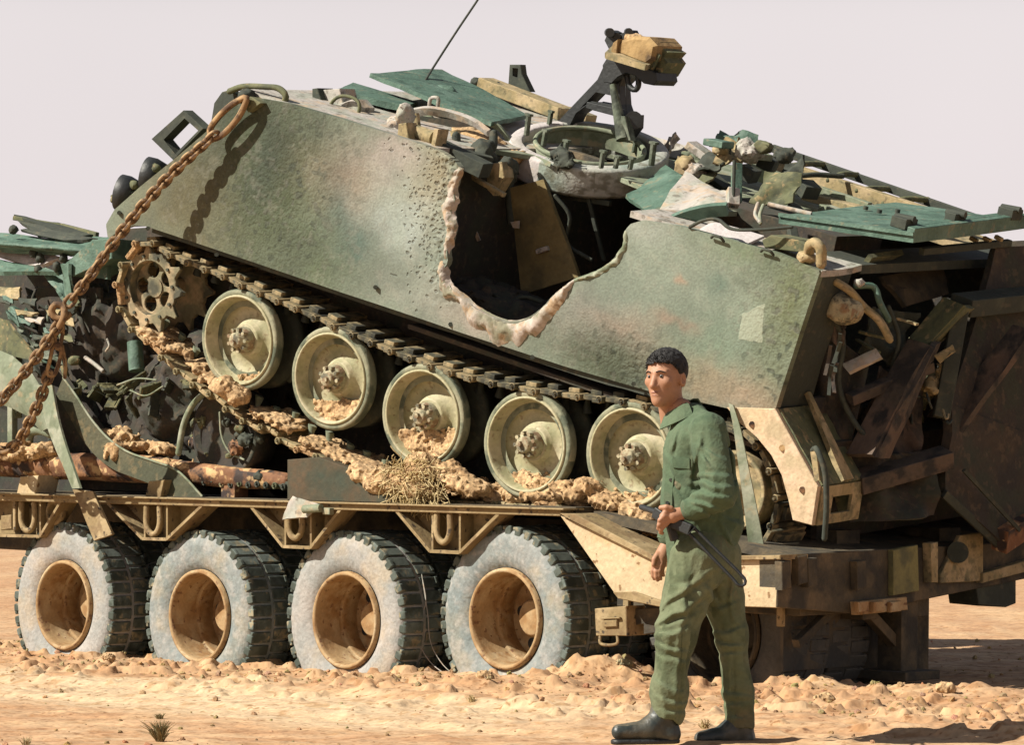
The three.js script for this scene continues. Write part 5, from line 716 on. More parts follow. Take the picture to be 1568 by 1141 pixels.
  thing(T, 'bent_strap', 'long bent steel strap leaning down over the deck edge above the first wheel', 'metal strap', [['upper_strap', G(ribbon([q(58, 590, 0.0), q(70, 640, 0.03), q(84, 680, 0.06), q(98, 712, 0.09), q(113, 748, 0.12)], [q(82, 590, 0.02).sub(q(58, 590, 0)), q(136, 748, 0.16).sub(q(124, 748, 0.12))], 0.016)), M.pale, 'pale green upper length of the strap'], ['lower_strap', G(sheet(q(114, 750, 0.13), q(145, 753, 0.13), q(174, 818, 0.18), q(146, 828, 0.18), 0.02, 3, 3, 0.01)), M.trailer, 'brown lower length of the strap']]);
  thing(T, 'curved_rail', 'dark green curved mudguard strip lying from the chains down to the deck', 'mudguard strip', [['strip', G(ribbon([[98, 580], [118, 608], [140, 642], [166, 672], [196, 693], [232, 706], [272, 722], [312, 764]].map(([x, y]) => q(x, y, -0.1)), [V3(-0.06, -0.10, 0.0), V3(-0.16, -0.11, 0.02)], 0.016)), M.railGreen = mat([0.055, 0.06, 0.03], [[[0.09, 0.085, 0.045], 7, 0.55, 0.3], [[0.2, 0.15, 0.07], 20, 0.68, 0.14, 0.6]])], ['strip_edge', G(tube([[98, 579], [118, 607], [140, 641], [166, 671], [196, 692], [232, 705], [272, 721], [310, 760]].map(([x, y]) => q(x, y, -0.09)), 0.008)), M.pale]]);
  thing(T, 'dark_shield', 'black plate standing behind the bent strap and the curved strip', 'metal plate', [['plate', G(S([[66, 560, -0.3], [100, 570, -0.3], [190, 700, -0.3], [90, 720, -0.3]], 0.02, 4, 4, 0.03)), M.burnt]]);
  // rusty beam with sand on it
  { const a = q(-190, 700, -0.2), b = q(240, 720, -0.2), c = q(440, 738, -0.25), bb = new THREE.Box3().expandByPoint(a).expandByPoint(c).expandByScalar(0.16);
    thing(T, 'rusty_beam', 'rusty round beam lying along the deck under the wreckage', 'beam', [['beam', G(nets((x, y, z) => Math.min(cap(x, y, z, a, b, 0.10, 0.085), cap(x, y, z, b, c, 0.085, 0.05)) - 0.03 * (fbm(x * 4, y * 18, z * 18, 4) - 0.5), bb.min, bb.max, 0.018)), M.rust], ['beam_foot', G(bx(0.12, 0.12, 0.12, q(60, 742, -0.2).x, q(60, 744, -0.2).y, -0.2), bx(0.12, 0.16, 0.12, q(360, 752, -0.25).x, q(360, 752, -0.25).y, -0.25)), M.rust]]); }
  thing(T, 'sand_heap', 'orange sand heap caked on the rusty beam at the left edge', 'sand heap', [['sand', G(lump([L(30, 692, -0.14, 0.2, 0.06, 0.12), L(68, 690, -0.14, 0.12, 0.05, 0.1), L(-15, 690, -0.14, 0.15, 0.05, 0.12)], 0.035, 8, 3, 0.014)), M.sand]], 'sand heaps on the trailer load');
  thing(T, 'sand_heap', 'sand heap caked on the curved mudguard strip', 'sand heap', [['sand', G(lump([L(160, 668, -0.2, 0.12, 0.03, 0.08), L(176, 690, -0.12, 0.07, 0.06, 0.06), L(190, 670, -0.25, 0.12, 0.04, 0.08), L(215, 684, -0.25, 0.12, 0.035, 0.1), L(250, 690, -0.25, 0.1, 0.035, 0.1)], 0.035, 9, 8, 0.014)), M.sand]], 'sand heaps on the trailer load');
  thing(T, 'sand_heap', 'small sand heap beside the black drum under the carrier nose', 'sand heap', [['sand', G(lump([L(285, 716, -0.2, 0.09, 0.04, 0.08), L(268, 712, -0.2, 0.07, 0.03, 0.08)], 0.03, 10, 13, 0.014)), M.sand]], 'sand heaps on the trailer load');
  // broken track under the nose
  { const root = [], link = linkGeo(0); const parts = [];
    for (let i = 0; i < 34; i++) { const t = R(), p = q(108 + 190 * t, 588 + 26 * R() - 6 * t, -0.25 - 0.3 * R()), g = link.clone(); g.scale(0.6, 0.6, 0.45); g.rotateY(R() * 3); g.rotateZ(R() * 3); g.rotateX(R()); parts.push(['track_link', g.translate(p.x, p.y, p.z), mix([M.olive, M.olive, M.dark, M.trackG ??= mat([0.15, 0.14, 0.06], [[[0.25, 0.21, 0.1], 8, 0.54, 0.2], [[0.05, 0.055, 0.03], 9, 0.55, 0.2]], { bump: B.rough, bs: 0.01 })])]); }
    for (let i = 0; i < 12; i++) { const t = i / 12, p = q(290 + 160 * t, 732 + 10 * t, -0.2), g = link.clone(); g.rotateZ(-0.4 + 0.3 * R()); parts.push(['track_link', g.translate(p.x, p.y, p.z), mix([M.dark, M.ochre, M.olive])]); }
    parts.push(['wire', G(tube([q(180, 590, -0.2), q(210, 580, -0.2), q(240, 582, -0.2)], 0.006, 5), tube([q(200, 598, -0.15), q(225, 606, -0.15), q(250, 592, -0.2)], 0.006, 5)), M.pale], ['under_plate', G(S([[100, 600, -0.5], [300, 590, -0.5], [420, 760, -0.4], [120, 750, -0.4]], 0.03, 3, 3, 0.03)), M.burnt]);
    thing(T, 'broken_track', 'tangled heap of broken greenish track links under the carrier nose', 'track links', parts); }
  // burnt machinery under the nose
  { const p = [['engine_block', G(lump([L(230, 520, -0.9, 0.5, 0.4, 0.5), L(330, 620, -0.8, 0.5, 0.45, 0.5), L(250, 660, -0.8, 0.5, 0.35, 0.4), L(400, 700, -0.7, 0.25, 0.18, 0.3), L(170, 620, -1, 0.4, 0.5, 0.5), L(450, 640, -1.2, 0.5, 0.5, 0.4), L(560, 690, -1.3, 0.5, 0.35, 0.4), L(680, 712, -1.3, 0.5, 0.3, 0.4), L(790, 725, -1.3, 0.5, 0.25, 0.4)], 0.08, 4, 6, 0.035)), M.burnt], ['cylinder', G(rod(q(207, 524, -0.3), q(210, 568, -0.28), 0.05, 14)), M.teal, 'green cylinder on the burnt engine'], ['clip', G(tube([q(165, 520, -0.35), q(168, 530, -0.35), q(163, 538, -0.35)], 0.008), tube([q(132, 548, -0.3), q(146, 558, -0.3), q(158, 568, -0.3)], 0.014)), M.ash], ['fitting', G(lump([L(115, 552, -0.3, 0.04, 0.03, 0.04)], 0.012, 14, 3, 0.012), bar(q(98, 560, -0.3), q(102, 578, -0.3), 0.04, 0.03)), M.olive]];
    for (let i = 0; i < 24; i++) { const x = 300 + 140 * R(), y = 640 + 95 * R(), r = 0.02 + 0.03 * R(); p.push(['torn_fitting', G(lump([L(x, y, -0.2 - 0.2 * R(), r * 1.4, r, r)], r * 0.6, 16, i, 0.012)), mix([M.dark, M.dark, M.olive, M.rust])]); }
    thing(T, 'burnt_engine', 'black burnt engine wreckage beneath the carrier nose, behind the drum', 'engine', p); }
  { const c = q(345, 662, -0.22), g = latheZ([[0.05, -0.2], [0.27, -0.19], [0.29, -0.05], [0.29, 0.0], [0.262, 0.008], [0.25, -0.03], [0.08, -0.06], [0, -0.05]], 44);
    thing(T, 'drum', 'black round drum with a thin green hoop, under the first road wheel', 'drum', [['body', G(g.translate(c.x, c.y, c.z)), M.burnt], ['hoop', G(tube([[318, 598], [296, 620], [282, 650], [274, 694]].map(([x, y]) => q(x, y, -0.18)), 0.02, 8)), M.pale], ['hoop', G(tube([[337, 632], [340, 668], [352, 692], [374, 704]].map(([x, y]) => q(x, y, -0.19)), 0.007, 6)), M.pale]]); }
  thing(T, 'scrap_sheet', 'torn whitish sheet with a hinge, over the third bracket of the deck', 'metal scrap', [['sheet', G(S([[434, 796, 0.12], [448, 760, 0.1], [490, 772, 0.1], [470, 792, 0.12]], 0.012, 4, 4, 0.02, 5)), M.ash], ['hinge', G(rod(q(466, 780, 0.13), q(492, 778, 0.13), 0.025, 10), bx(0.06, 0.04, 0.04, q(503, 783, 0.1).x, q(503, 783, 0.1).y, 0.1)), M.pale]]);
  thing(T, 'wire', 'thin loose wire hanging between the third and fourth trailer wheels', 'wire', [['wire', G(tube([[646, 880], [652, 925], [636, 960], [642, 985], [660, 1015], [690, 1038]].map(([x, y]) => q(x, y, -0.12)), 0.0035, 5), tube([[646, 880], [655, 940], [660, 985], [676, 1015], [695, 1034]].map(([x, y]) => q(x, y, -0.12)), 0.003, 5)), M.ash]]);
}
// ---------- sand on the carrier ----------
{
  const q = (x, y, w = 0) => A.w(x, y, w), L = (x, y, w, rx, ry, rz) => { const p = q(x, y, w); return [p.x, p.y, p.z, rx, ry, rz]; }, gr = 'sand caked in the carrier wheels and track';
  const heap = (label, l, amp, fr, sd, cell = 0.012) => thing(A, 'caked_sand', label, 'sand heap', [['sand', G(lump(l, amp, fr, sd, cell)), M.sand]], gr);
  const up = V3(0, 1, 0).applyQuaternion(A.q.clone().invert());
  const dish = (i, label, cut, sd) => { const c = wheelPos[i], b = new THREE.Box3(c.clone().add(V3(-0.27, -0.27, -0.1)), c.clone().add(V3(0.27, 0.27, 0.05)));
    thing(A, 'caked_sand', label, 'sand heap', [['sand', G(nets((x, y, z) => { const r = Math.hypot(x - c.x, y - c.y) - 0.258, h = (x - c.x) * up.x + (y - c.y) * up.y - cut, nz = 0.045 * (fbm(x * 13 + sd, y * 13, z * 13, 4) - 0.5) * 2, w = z - (c.z - 0.02 - 0.35 * Math.max(0, h + 0.1)); const n2 = 0.022 * (Math.abs(fbm(x * 34 + sd, y * 34, z * 34, 3) - 0.5) * 4 - 0.7); return Math.max(r, h - nz - n2, w - nz * 0.8 - n2); }, b.min, b.max, 0.0085)), M.sand]], gr); };
  dish(0, 'thin sand in the foot of the first road wheel beside the sprocket', -0.2, 1); dish(1, 'sand caked in the foot of the second road wheel', -0.135, 2); dish(2, 'sand caked in the third road wheel above the straw', -0.085, 3); dish(3, 'sand lying in the lower left of the fourth road wheel', -0.17, 4); dish(4, 'sand in the foot of the fifth road wheel behind the soldier', -0.2, 5);
  const packed = (label, px, r0, sd, extra = []) => { const c = new THREE.CatmullRomCurve3(px.map(([x, y]) => q(x, y, -0.06)), false, 'centripetal'), n = Math.round(c.getLength() / 0.07), RR = rng(sd), l = []; for (let i = 0; i <= n; i++) { if (r0 < 0.03 && RR() < 0.42) continue; const p = c.getPointAt(i / n), k = r0 * (0.65 + 0.7 * RR()); l.push([p.x, p.y + 0.014 + 0.012 * (RR() - 0.5), -0.2 + 0.05 * (RR() - 0.3), 0.08 + 0.03 * RR(), k, 0.12 + 0.04 * RR()]); } heap(label, [...l, ...extra], r0 < 0.03 ? 0.016 : 0.024, 12, sd, 0.01); };
  packed('sand packed on the hanging track from the sprocket to the first road wheel', [[215, 510], [245, 534], [275, 556], [305, 574], [335, 600], [358, 618]], 0.016, 5, [L(345, 592, 0.0, 0.09, 0.06, 0.08), L(364, 606, -0.02, 0.08, 0.06, 0.08)]);
  packed('sand packed on the track below the first and second road wheels', [[378, 632], [410, 646], [450, 672], [500, 700], [545, 718], [580, 738]], 0.016, 9, [L(560, 728, -0.02, 0.1, 0.06, 0.1), L(585, 742, 0.0, 0.12, 0.07, 0.1)]);
  packed('big brown sand mound on the track under the third road wheel', [[596, 742], [640, 752], [690, 752], [735, 760], [775, 766]], 0.045, 21, [L(600, 738, 0.0, 0.14, 0.07, 0.12), L(650, 716, 0.02, 0.13, 0.08, 0.11), L(640, 742, 0.03, 0.2, 0.07, 0.12), L(715, 742, 0.0, 0.16, 0.05, 0.12), L(690, 724, -0.02, 0.1, 0.06, 0.1)]);
  packed('sand heap on the track between the fourth and fifth road wheels', [[800, 762], [840, 762], [880, 764], [920, 778], [960, 792], [1000, 806], [1035, 822]], 0.04, 33, [L(872, 752, -0.03, 0.13, 0.05, 0.1), L(905, 745, -0.05, 0.09, 0.05, 0.1), L(930, 768, -0.04, 0.12, 0.05, 0.1), L(980, 786, -0.03, 0.12, 0.05, 0.1)]);
  const R = rng(91), l = []; const c = q(640, 735, 0.08);
  for (let i = 0; i < 420; i++) { const a = R() * 6.28, rr = Math.sqrt(R()), p = c.clone().add(V3(rr * Math.cos(a) * 0.24, rr * Math.sin(a) * 0.15 - 0.02, 0.05 * (R() - 0.3) + 0.05 * (1 - rr))), b = R() * 6.28, k = 0.03 + 0.07 * R(), d = V3(Math.cos(b) * k, Math.sin(b) * k - 0.02, (R() - 0.4) * 0.06); l.push(tube([p, p.clone().addScaledVector(d, 0.5).add(V3((R() - 0.5) * 0.02, (R() - 0.5) * 0.02, 0.01)), p.clone().add(d)], 0.0024 + 0.0015 * R(), 4, 3)[0]); }
  thing(A, 'straw_clump', 'tangled clump of dry straw on the sand mound under the third road wheel', 'straw', [['straw', G(l), M.straw]]);
}
// ---------- lashing chains ----------
{
  const oval = (a, b, r) => { const p = []; for (let i = 0; i < 14; i++) { const t = i / 14 * 6.283; p.push(V3(Math.sign(Math.cos(t)) * a * Math.pow(Math.abs(Math.cos(t)), 0.7), b * Math.sign(Math.sin(t)) * Math.pow(Math.abs(Math.sin(t)), 0.8), 0)); } return G(tube(p, r, 6, 22, true)); };
  const link = oval(0.043, 0.026, 0.0135), R = rng(8);
  const run = (name, label, pts, extra = []) => {
    const c = new THREE.CatmullRomCurve3(pts), L = c.getLength(), n = Math.round(L / 0.0545), base = pts.reduce((m, p) => (p.y < m.y ? p : m)).clone(), g = group(name, WF, base, label, 'chain', 'rusty lashing chains at the carrier nose');
    for (let i = 0; i < n; i++) { const t = (i + 0.5) / n, o = mesh('chain_link', link, M.chain, g), d = c.getTangentAt(t); o.position.copy(c.getPointAt(t)).sub(base); o.quaternion.setFromUnitVectors(V3(1, 0, 0), d).multiply(new THREE.Quaternion().setFromAxisAngle(V3(1, 0, 0), 0.35 + (i % 2) * 1.571 + 0.3 * (R() - 0.5))); }
    for (const [n2, geo, lab] of extra) mesh(n2, geo.translate(-base.x, -base.y, -base.z), M.chain, g, lab);
  };
  const top = A.out(A.w(372, 152, 0.07)), mid = A.out(A.w(330, 205, 0.08)), hook = atDepth(96, 478, 20.25), low = atDepth(176, 370, 20.2);
  const zc = (x, y, z) => atDepth(x, y, z);
  const ringPts = [[378, 150], [368, 176], [342, 206], [326, 212], [322, 200], [336, 178], [362, 156]].map(([x, y]) => A.out(A.w(x, y, 0.085)));
  run('lashing_chain', 'long rusty chain from the lifting eye down across the side plate to the hook', [A.out(A.w(331, 205, 0.10)), A.out(A.w(268, 262, 0.15)), A.out(A.w(222, 312, 0.2)), low, zc(132, 432, 20.2), zc(104, 466, 20.22)], [['end_ring', G(tube(ringPts, 0.02, 7, 40, true)), 'long pear-shaped end ring'], ['hook', G(tube([zc(106, 482, 20.22), zc(98, 488, 20.2), zc(86, 486, 20.2), zc(80, 476, 20.2), zc(86, 467, 20.2), zc(97, 470, 20.2), zc(99, 484, 20.18), zc(92, 500, 20.2)], 0.022, 8)), 'grab hook']]);
  run('lashing_chain', 'rusty chain running from the hook to the left edge of the picture', [zc(92, 496, 20.22), zc(60, 542, 20.24), zc(26, 586, 20.26), zc(-8, 624, 20.28), T.out(T.w(-60, 690, 0.0)), T.out(T.w(-100, 748, 0.02))]);
  run('lashing_chain', 'rusty chain hanging from the hook down to the sand on the rusty beam', [zc(76, 572, 20.3), zc(62, 612, 20.35), zc(44, 650, 20.45), zc(24, 682, 20.6), zc(-10, 694, 20.75), T.out(T.w(-60, 735, 0.0))], [['long_link', G(tube([zc(84, 528, 20.26), zc(94, 530, 20.26), zc(92, 552, 20.28), zc(82, 576, 20.3), zc(74, 574, 20.3), zc(78, 548, 20.28)], 0.013, 7, 30, true)), 'long joining link'], ['long_link', G(tube([zc(88, 494, 20.24), zc(96, 496, 20.24), zc(95, 520, 20.26), zc(89, 536, 20.26), zc(85, 520, 20.26)], 0.013, 7, 30, true)), 'long joining link'], ['hook_tail', G(tube([zc(96, 530, 20.28), zc(101, 560, 20.3), zc(100, 578, 20.3)], 0.012, 6))]]);
}
// ---------- on the sand ----------
{
  const R = rng(55), gr = 'clods and stones by the trailer wheels';
  const clod = (px, py, s, label, m = M.sand, cat = 'clod') => { const p = groundAt(px, py); thing(WF, m === M.stone ? 'stone' : 'sand_clod', label, m === M.stone ? 'stone' : cat, [['lump', G(lump([[p.x, p.y + s * 0.35, p.z, s, s * 0.6, s * 0.8], [p.x + s * 0.6, p.y + s * 0.2, p.z, s * 0.6, s * 0.45, s * 0.6]], s * 0.25, 2 / s, px, s / 7)), m]], gr); };
  clod(912, 1026, 0.055, 'sand clod on the berm right of the fourth trailer wheel'); clod(955, 1050, 0.04, 'greenish stone in front of the berm beside the soldier', M.stone); clod(740, 1046, 0.045, 'sand clod at the foot of the fourth trailer wheel'); clod(1130, 1096, 0.03, 'small stone between the feet of the soldier', M.stone); clod(1260, 1056, 0.05, 'sand clod at the shadow edge right of the soldier'); clod(1445, 1066, 0.05, 'sand clod at the lower right, in front of the trailer shade'); clod(165, 1020, 0.035, 'sand clod at the foot of the first trailer wheel'); clod(390, 1032, 0.035, 'sand clod between the second and third trailer wheels');
  const tuft = (px, py, h, n, label, m = M.grass) => { const p = groundAt(px, py), l = []; for (let i = 0; i < n; i++) { const a = R() * 6.28, r = h * 0.9 * R(), b = p.clone().add(V3(0.03 * (R() - 0.5), 0, 0.03 * (R() - 0.5))), e = b.clone().add(V3(Math.cos(a) * r, h * (0.35 + 0.6 * R()), Math.sin(a) * r * 0.7)), mdl = b.clone().lerp(e, 0.5).add(V3(0, h * 0.15, 0)); l.push(plate([[b.clone(), mdl.clone(), e.clone()], [b.clone().add(V3(0.004, 0, 0)), mdl.clone().add(V3(0.004, 0, 0)), e.clone().add(V3(0.001, 0, 0))]], 0.0012)); } thing(WF, 'grass_tuft', label, 'grass', [['blades', G(l), m]], 'dry grass tufts on the sand'); };
  tuft(245, 1136, 0.10, 130, 'dry grass tuft at the lower left, in front of the second trailer wheel'); tuft(245, 1101, 0.03, 40, 'tiny dry tuft just behind the bigger grass tuft'); tuft(1078, 1116, 0.05, 34, 'thin dry weed between the boots of the soldier', M.straw); tuft(722, 1050, 0.04, 40, 'flat dry tuft below the fourth trailer wheel', M.straw); tuft(40, 1141, 0.04, 26, 'small dry tuft at the lower left corner', M.straw);
  // crumbs of sand too many to count
  const ico = new THREE.IcosahedronGeometry(1, 1), ip = ico.attributes.position; for (let i = 0; i < ip.count; i++) { const k = 0.75 + 0.5 * hash(Math.round(ip.getX(i) * 50), Math.round(ip.getY(i) * 50), Math.round(ip.getZ(i) * 50)); ip.setXYZ(i, ip.getX(i) * k, ip.getY(i) * k * 0.75, ip.getZ(i) * k); } ico.computeVertexNormals();
  const N = 2600, im = new THREE.InstancedMesh(G(ico), mat([0.6, 0.4, 0.2], [[[0.66, 0.46, 0.25], 6, 0.5, 0.4]], { rough: 1, grain: 0.3 }), N), mt = new THREE.Matrix4(), e = new THREE.Euler(), col = new THREE.Color(); let k = 0, guard = 0;
  while (k < N && guard++ < 60000) { const x = -3.6 + 7.4 * R(), z = -23 + 9.2 * R(), d = dTrailer(x, z); const pr = d > -0.6 && d < 1.1 ? 0.95 : 0.07; if (R() > pr) continue; const s = 0.004 + 0.017 * Math.pow(R(), 4); e.set(R() * 6, R() * 6, R() * 6); mt.makeRotationFromEuler(e).scale(V3(s, s, s)).setPosition(x, groundH(x, z) + s * 0.2, z); im.setMatrixAt(k, mt); im.setColorAt(k, col.setRGB(0.8 + 0.4 * R(), 0.78 + 0.36 * R(), 0.74 + 0.34 * R())); k++; }
  im.count = k; im.name = 'sand_crumbs'; im.castShadow = im.receiveShadow = true; im.userData = { kind: 'stuff', label: 'loose crumbs of sand scattered along the trailer wheels', category: 'crumbs' }; scene.add(im);
}
// ---------- the soldier ----------
{
  const Z = 14.5, P = (x, y, d = 0) => atDepth(x, y, Z - d), foot = P(1070, 1132, 0); foot.y = groundH(foot.x, foot.z);
  const person = group('person', WF, foot, 'person in green field uniform walking left past the last road wheel, looking at the camera', 'person');
  const at = (x, y, d = 0) => P(x, y, d).sub(foot);
  const box = (l, pad) => { const b = new THREE.Box3(); l.forEach((p) => b.expandByPoint(p)); return b.expandByScalar(pad); };
  const J = { neck: at(1042, 628, 0), neckL: at(1058, 662, 0.0), chest: at(1066, 705, 0), belly: at(1072, 780, 0), hip: at(1080, 845, 0), sN: at(1084, 660, 0.18), eN: at(1102, 757, 0.28), wN: at(1046, 786, 0.21), sF: at(1048, 664, -0.17), eF: at(1036, 765, -0.2), wF: at(1019, 838, -0.16),
    hN: at(1068, 855, 0.09), kN: at(1034, 972, 0.11), aN: at(1018, 1096, 0.09), hF: at(1094, 855, -0.09), kF: at(1120, 976, -0.08), aF: at(1131, 1106, -0.1) };
  // head, in its own axes: z to the face, y up
  const HC = at(1019, 580, 0), fw = V3(-0.60, -0.05, 0.80).normalize(), rt = V3(0, 1, 0).cross(fw).normalize(), up = fw.clone().cross(rt), hm = new THREE.Matrix4().makeBasis(rt, up, fw).setPosition(HC);
  const v = V3, skull = (x, y, z) => smin(ell(x, y, z, v(0, 0.035, -0.012), v(0.078, 0.092, 0.095)), smin(ell(x, y, z, v(0, -0.03, 0.02), v(0.063, 0.085, 0.07)), cap(x, y, z, v(0, -0.095, 0.062), v(0, -0.085, 0.05), 0.027), 0.03), 0.03);
  const headF = (x, y, z) => {
    const ax = Math.abs(x); let d = skull(x, y, z);
    d = smin(d, cap(x, y, z, v(0, 0.02, 0.082), v(0, -0.028, 0.104), 0.009, 0.0135), 0.014); d = smin(d, cap(ax, y, z, v(0.008, -0.03, 0.092), v(0.013, -0.031, 0.088), 0.009), 0.008);
    d = smin(d, cap(ax, y, z, v(0.014, 0.031, 0.083), v(0.045, 0.030, 0.068), 0.009), 0.014); d = smin(d, ell(ax, y, z, v(0.045, -0.012, 0.062), v(0.02, 0.018, 0.016)), 0.02);
    d = Math.max(d, -(ell(ax, y, z, v(0.033, 0.012, 0.094), v(0.017, 0.011, 0.014)))); 
    d = smin(d, ell(x, y, z, v(0, -0.058, 0.083), v(0.024, 0.006, 0.010)), 0.006); d = smin(d, ell(x, y, z, v(0, -0.070, 0.082), v(0.021, 0.0075, 0.010)), 0.006); d = Math.max(d, -cap(x, y, z, v(-0.02, -0.0635, 0.092), v(0.02, -0.0635, 0.092), 0.0022));
    d = smin(d, Math.max(ell(ax, y, z, v(0.081, -0.005, -0.012), v(0.013, 0.034, 0.020)), -ell(ax, y, z, v(0.092, -0.003, -0.006), v(0.009, 0.02, 0.011))), 0.008);
    return smin(d, cap(x, y, z, v(0, -0.06, -0.02), v(0.0, -0.19, -0.06), 0.054, 0.062), 0.03);
  };
  const head = G(nets(headF, v(-0.11, -0.2, -0.13), v(0.11, 0.145, 0.13), 0.0042)); head.applyMatrix4(hm);
  const hair = G(nets((x, y, z) => { const line = y - (0.052 + 0.02 * step(0.02, -0.09, z) * -1) , f = Math.max(skull(x, y, z) - 0.006 - 0.012 * fbm(x * 90, y * 45, z * 90, 3) * step(-0.03, 0.06, y), -(y - lerp(-0.045, 0.068, step(-0.055, 0.075, z)) + 0.012 * (Math.abs(x) > 0.055 && z > -0.02 ? 1 : 0) * -1 - 0.016 * vn(x * 150, z * 110, 3) + 0.006)); return f; }, v(-0.11, -0.07, -0.13), v(0.11, 0.155, 0.12), 0.0046)); hair.applyMatrix4(hm);
  const strands = []; { const R = rng(17), C = v(0, 0.02, -0.01);
    for (let i = 0; i < 900; i++) {
      const th = R() * 6.283, d = v(Math.cos(th) * Math.sqrt(R()), 0.15 + 0.9 * R(), Math.sin(th) * Math.sqrt(R())).normalize(); let t = 0.05; for (let k = 0; k < 12; k++) t -= skull(C.x + d.x * t, C.y + d.y * t, C.z + d.z * t) * 0.9;
      const p = C.clone().addScaledVector(d, t + 0.008); if (p.y < lerp(-0.03, 0.072, step(-0.055, 0.075, p.z)) + 0.004) continue;
      const fl = v(-0.3 * p.x / 0.08 + 0.5 * (R() - 0.5), 0, 0.6 + 0.5 * (R() - 0.5)), e = p.clone().add(fl.multiplyScalar(0.016)).addScaledVector(d, 0.004 + 0.004 * R()).add(v(0, -0.004, 0)); strands.push(rod(p, e, 0.0022, 4, 0.0007)); } }
  const strandG = G(strands); strandG.applyMatrix4(hm);
  // hands
  const fing = (root, dirs, r) => { const l = []; let p = root; dirs.forEach(([dx, dy, dz], i) => { const e = p.clone().add(V3(dx, dy, dz)); l.push([p, e, r * (1 - 0.1 * i), r * (0.9 - 0.1 * i)]); p = e; }); return l; };
  const hand = (wr, pal, fingers) => { const C = [[wr, pal, 0.029, 0.032], ...fingers.flat()], b = box(C.flatMap((c) => [c[0], c[1]]), 0.05), pc = C.slice(1); return nets((x, y, z) => { let d = cap(x, y, z, C[0][0], C[0][1], C[0][2], C[0][3]); for (const [a, e, r, s] of pc) d = Math.min(d, cap(x, y, z, a, e, r, s)) ; for (const [a, e, r, s] of pc) d = smin(d, cap(x, y, z, a, e, r, s), 0.006); return d; }, b.min, b.max, 0.0042); };
  const pN = at(1030, 790, 0.215), gN = at(1014, 797, 0.2);
  const knN = [at(1019, 784, 0.235), at(1016, 791, 0.24), at(1015, 798, 0.235), at(1017, 804, 0.225)];
  const handN = hand(J.wN, pN, [...knN.map((k, i) => [[pN.clone().lerp(k, 0.25), k, 0.014, 0.011], ...fing(k, [[-0.016, -0.016, 0.0], [-0.002, -0.016, -0.022], [0.010, -0.004, -0.02]].map(([a, b, c]) => [a * (i === 3 ? 0.8 : 1), b, c]), 0.0098)]), fing(at(1027, 779, 0.235), [[-0.02, 0.006, 0.004], [-0.022, -0.002, -0.012]], 0.012)]);
  const pF = at(1012, 853, -0.14);
  const handF = hand(J.wF, pF, [...[[-0.022, 0.01], [-0.008, 0.02], [0.006, 0.022], [0.018, 0.016]].map(([dx, dz], i) => { const k = pF.clone().add(V3(dx - 0.008, -0.034, dz)); return [[pF.clone().add(V3(dx * 0.6, 0, dz * 0.6)), k, 0.014, 0.011], ...fing(k, [[-0.006, -0.026, 0.002], [0.0, -0.022, -0.005], [0.006, -0.014, -0.006]].map(([a, b, c]) => [a, b * (i === 3 ? 0.75 : i === 1 ? 1.1 : 1), c]), 0.0095)]; }), fing(pF.clone().add(V3(-0.016, 0.012, 0.016)), [[-0.014, -0.02, 0.014], [-0.004, -0.024, 0.0]], 0.0115)]);
  // body under the clothes
  const BP = [[J.neck, J.neckL, 0.055, 0.07], [J.sN, J.sF, 0.06, 0.06], [J.chest, J.belly, 0.105, 0.1], [J.belly, J.hip, 0.1, 0.1], [J.sN, J.eN, 0.048, 0.038], [J.eN, J.wN, 0.036, 0.026], [J.sF, J.eF, 0.048, 0.038], [J.eF, J.wF, 0.036, 0.026], [J.hN, J.kN, 0.075, 0.05], [J.kN, J.aN, 0.048, 0.036], [J.hF, J.kF, 0.075, 0.05], [J.kF, J.aF, 0.048, 0.036]];
  const bb = box(Object.values(J), 0.14), body = nets((x, y, z) => { let d = 9; for (const [a, b, r, s] of BP) d = smin(d, cap(x, y, z, a, b, r, s), 0.025); return d; }, bb.min, bb.max, 0.014);
  mesh('body', G(body, head, handN, handF), M.skin, person);
  mesh('hair', G(hair, strandG), M.hair, person, 'short black hair');
  for (const s of [-1, 1]) { const e = new THREE.SphereGeometry(0.0105, 12, 8); e.translate(s * 0.031, 0.012, 0.0755); const k = new THREE.SphereGeometry(0.0052, 8, 6).translate(s * 0.031 + 0.002, 0.0115, 0.0835); const b = G(tube([v(s * 0.016, 0.031, 0.0955), v(s * 0.032, 0.035, 0.089), v(s * 0.05, 0.028, 0.076)], 0.0029, 5)); const o = mesh('eye', G(e).applyMatrix4(hm), M.eye, person); mesh('iris', G(k).applyMatrix4(hm), M.hair, o); mesh('eyebrow', b.applyMatrix4(hm), M.hair, person); }
  { const l = G(nets((x, y, z) => smin(ell(x, y, z, v(0, -0.058, 0.0842), v(0.022, 0.0052, 0.0098)), ell(x, y, z, v(0, -0.0695, 0.0832), v(0.019, 0.0062, 0.0098)), 0.001), v(-0.03, -0.085, 0.06), v(0.03, -0.045, 0.11), 0.0028)); mesh('lips', l.applyMatrix4(hm), M.lip = mat([0.27, 0.095, 0.07], [], { rough: 0.5, grain: 0.04 }), person); }
  // clothes
  const fold = (x, y, z, f, a) => { const wx = 0.05 * fbm(x * 6, y * 6, z * 6 + 9, 2), r = (s, t) => { const n = vn((x + wx) * f * s, (y + 0.45 * x + wx) * f * 0.62 * s + t, z * f * s); return Math.pow(1 - Math.abs(2 * n - 1), 2.2); }; return a * (1.15 * r(0.8, 0) + 0.7 * r(1.7, 7) - 0.62); };
  // creases: where cloth folds over itself, from one point to another, with a height and a width
  const creases = (l) => l.map(([ax, ay, bx2, by, amp, w = 0.013, d = 0.12]) => [at(ax, ay, d), at(bx2, by, d), amp, w]);
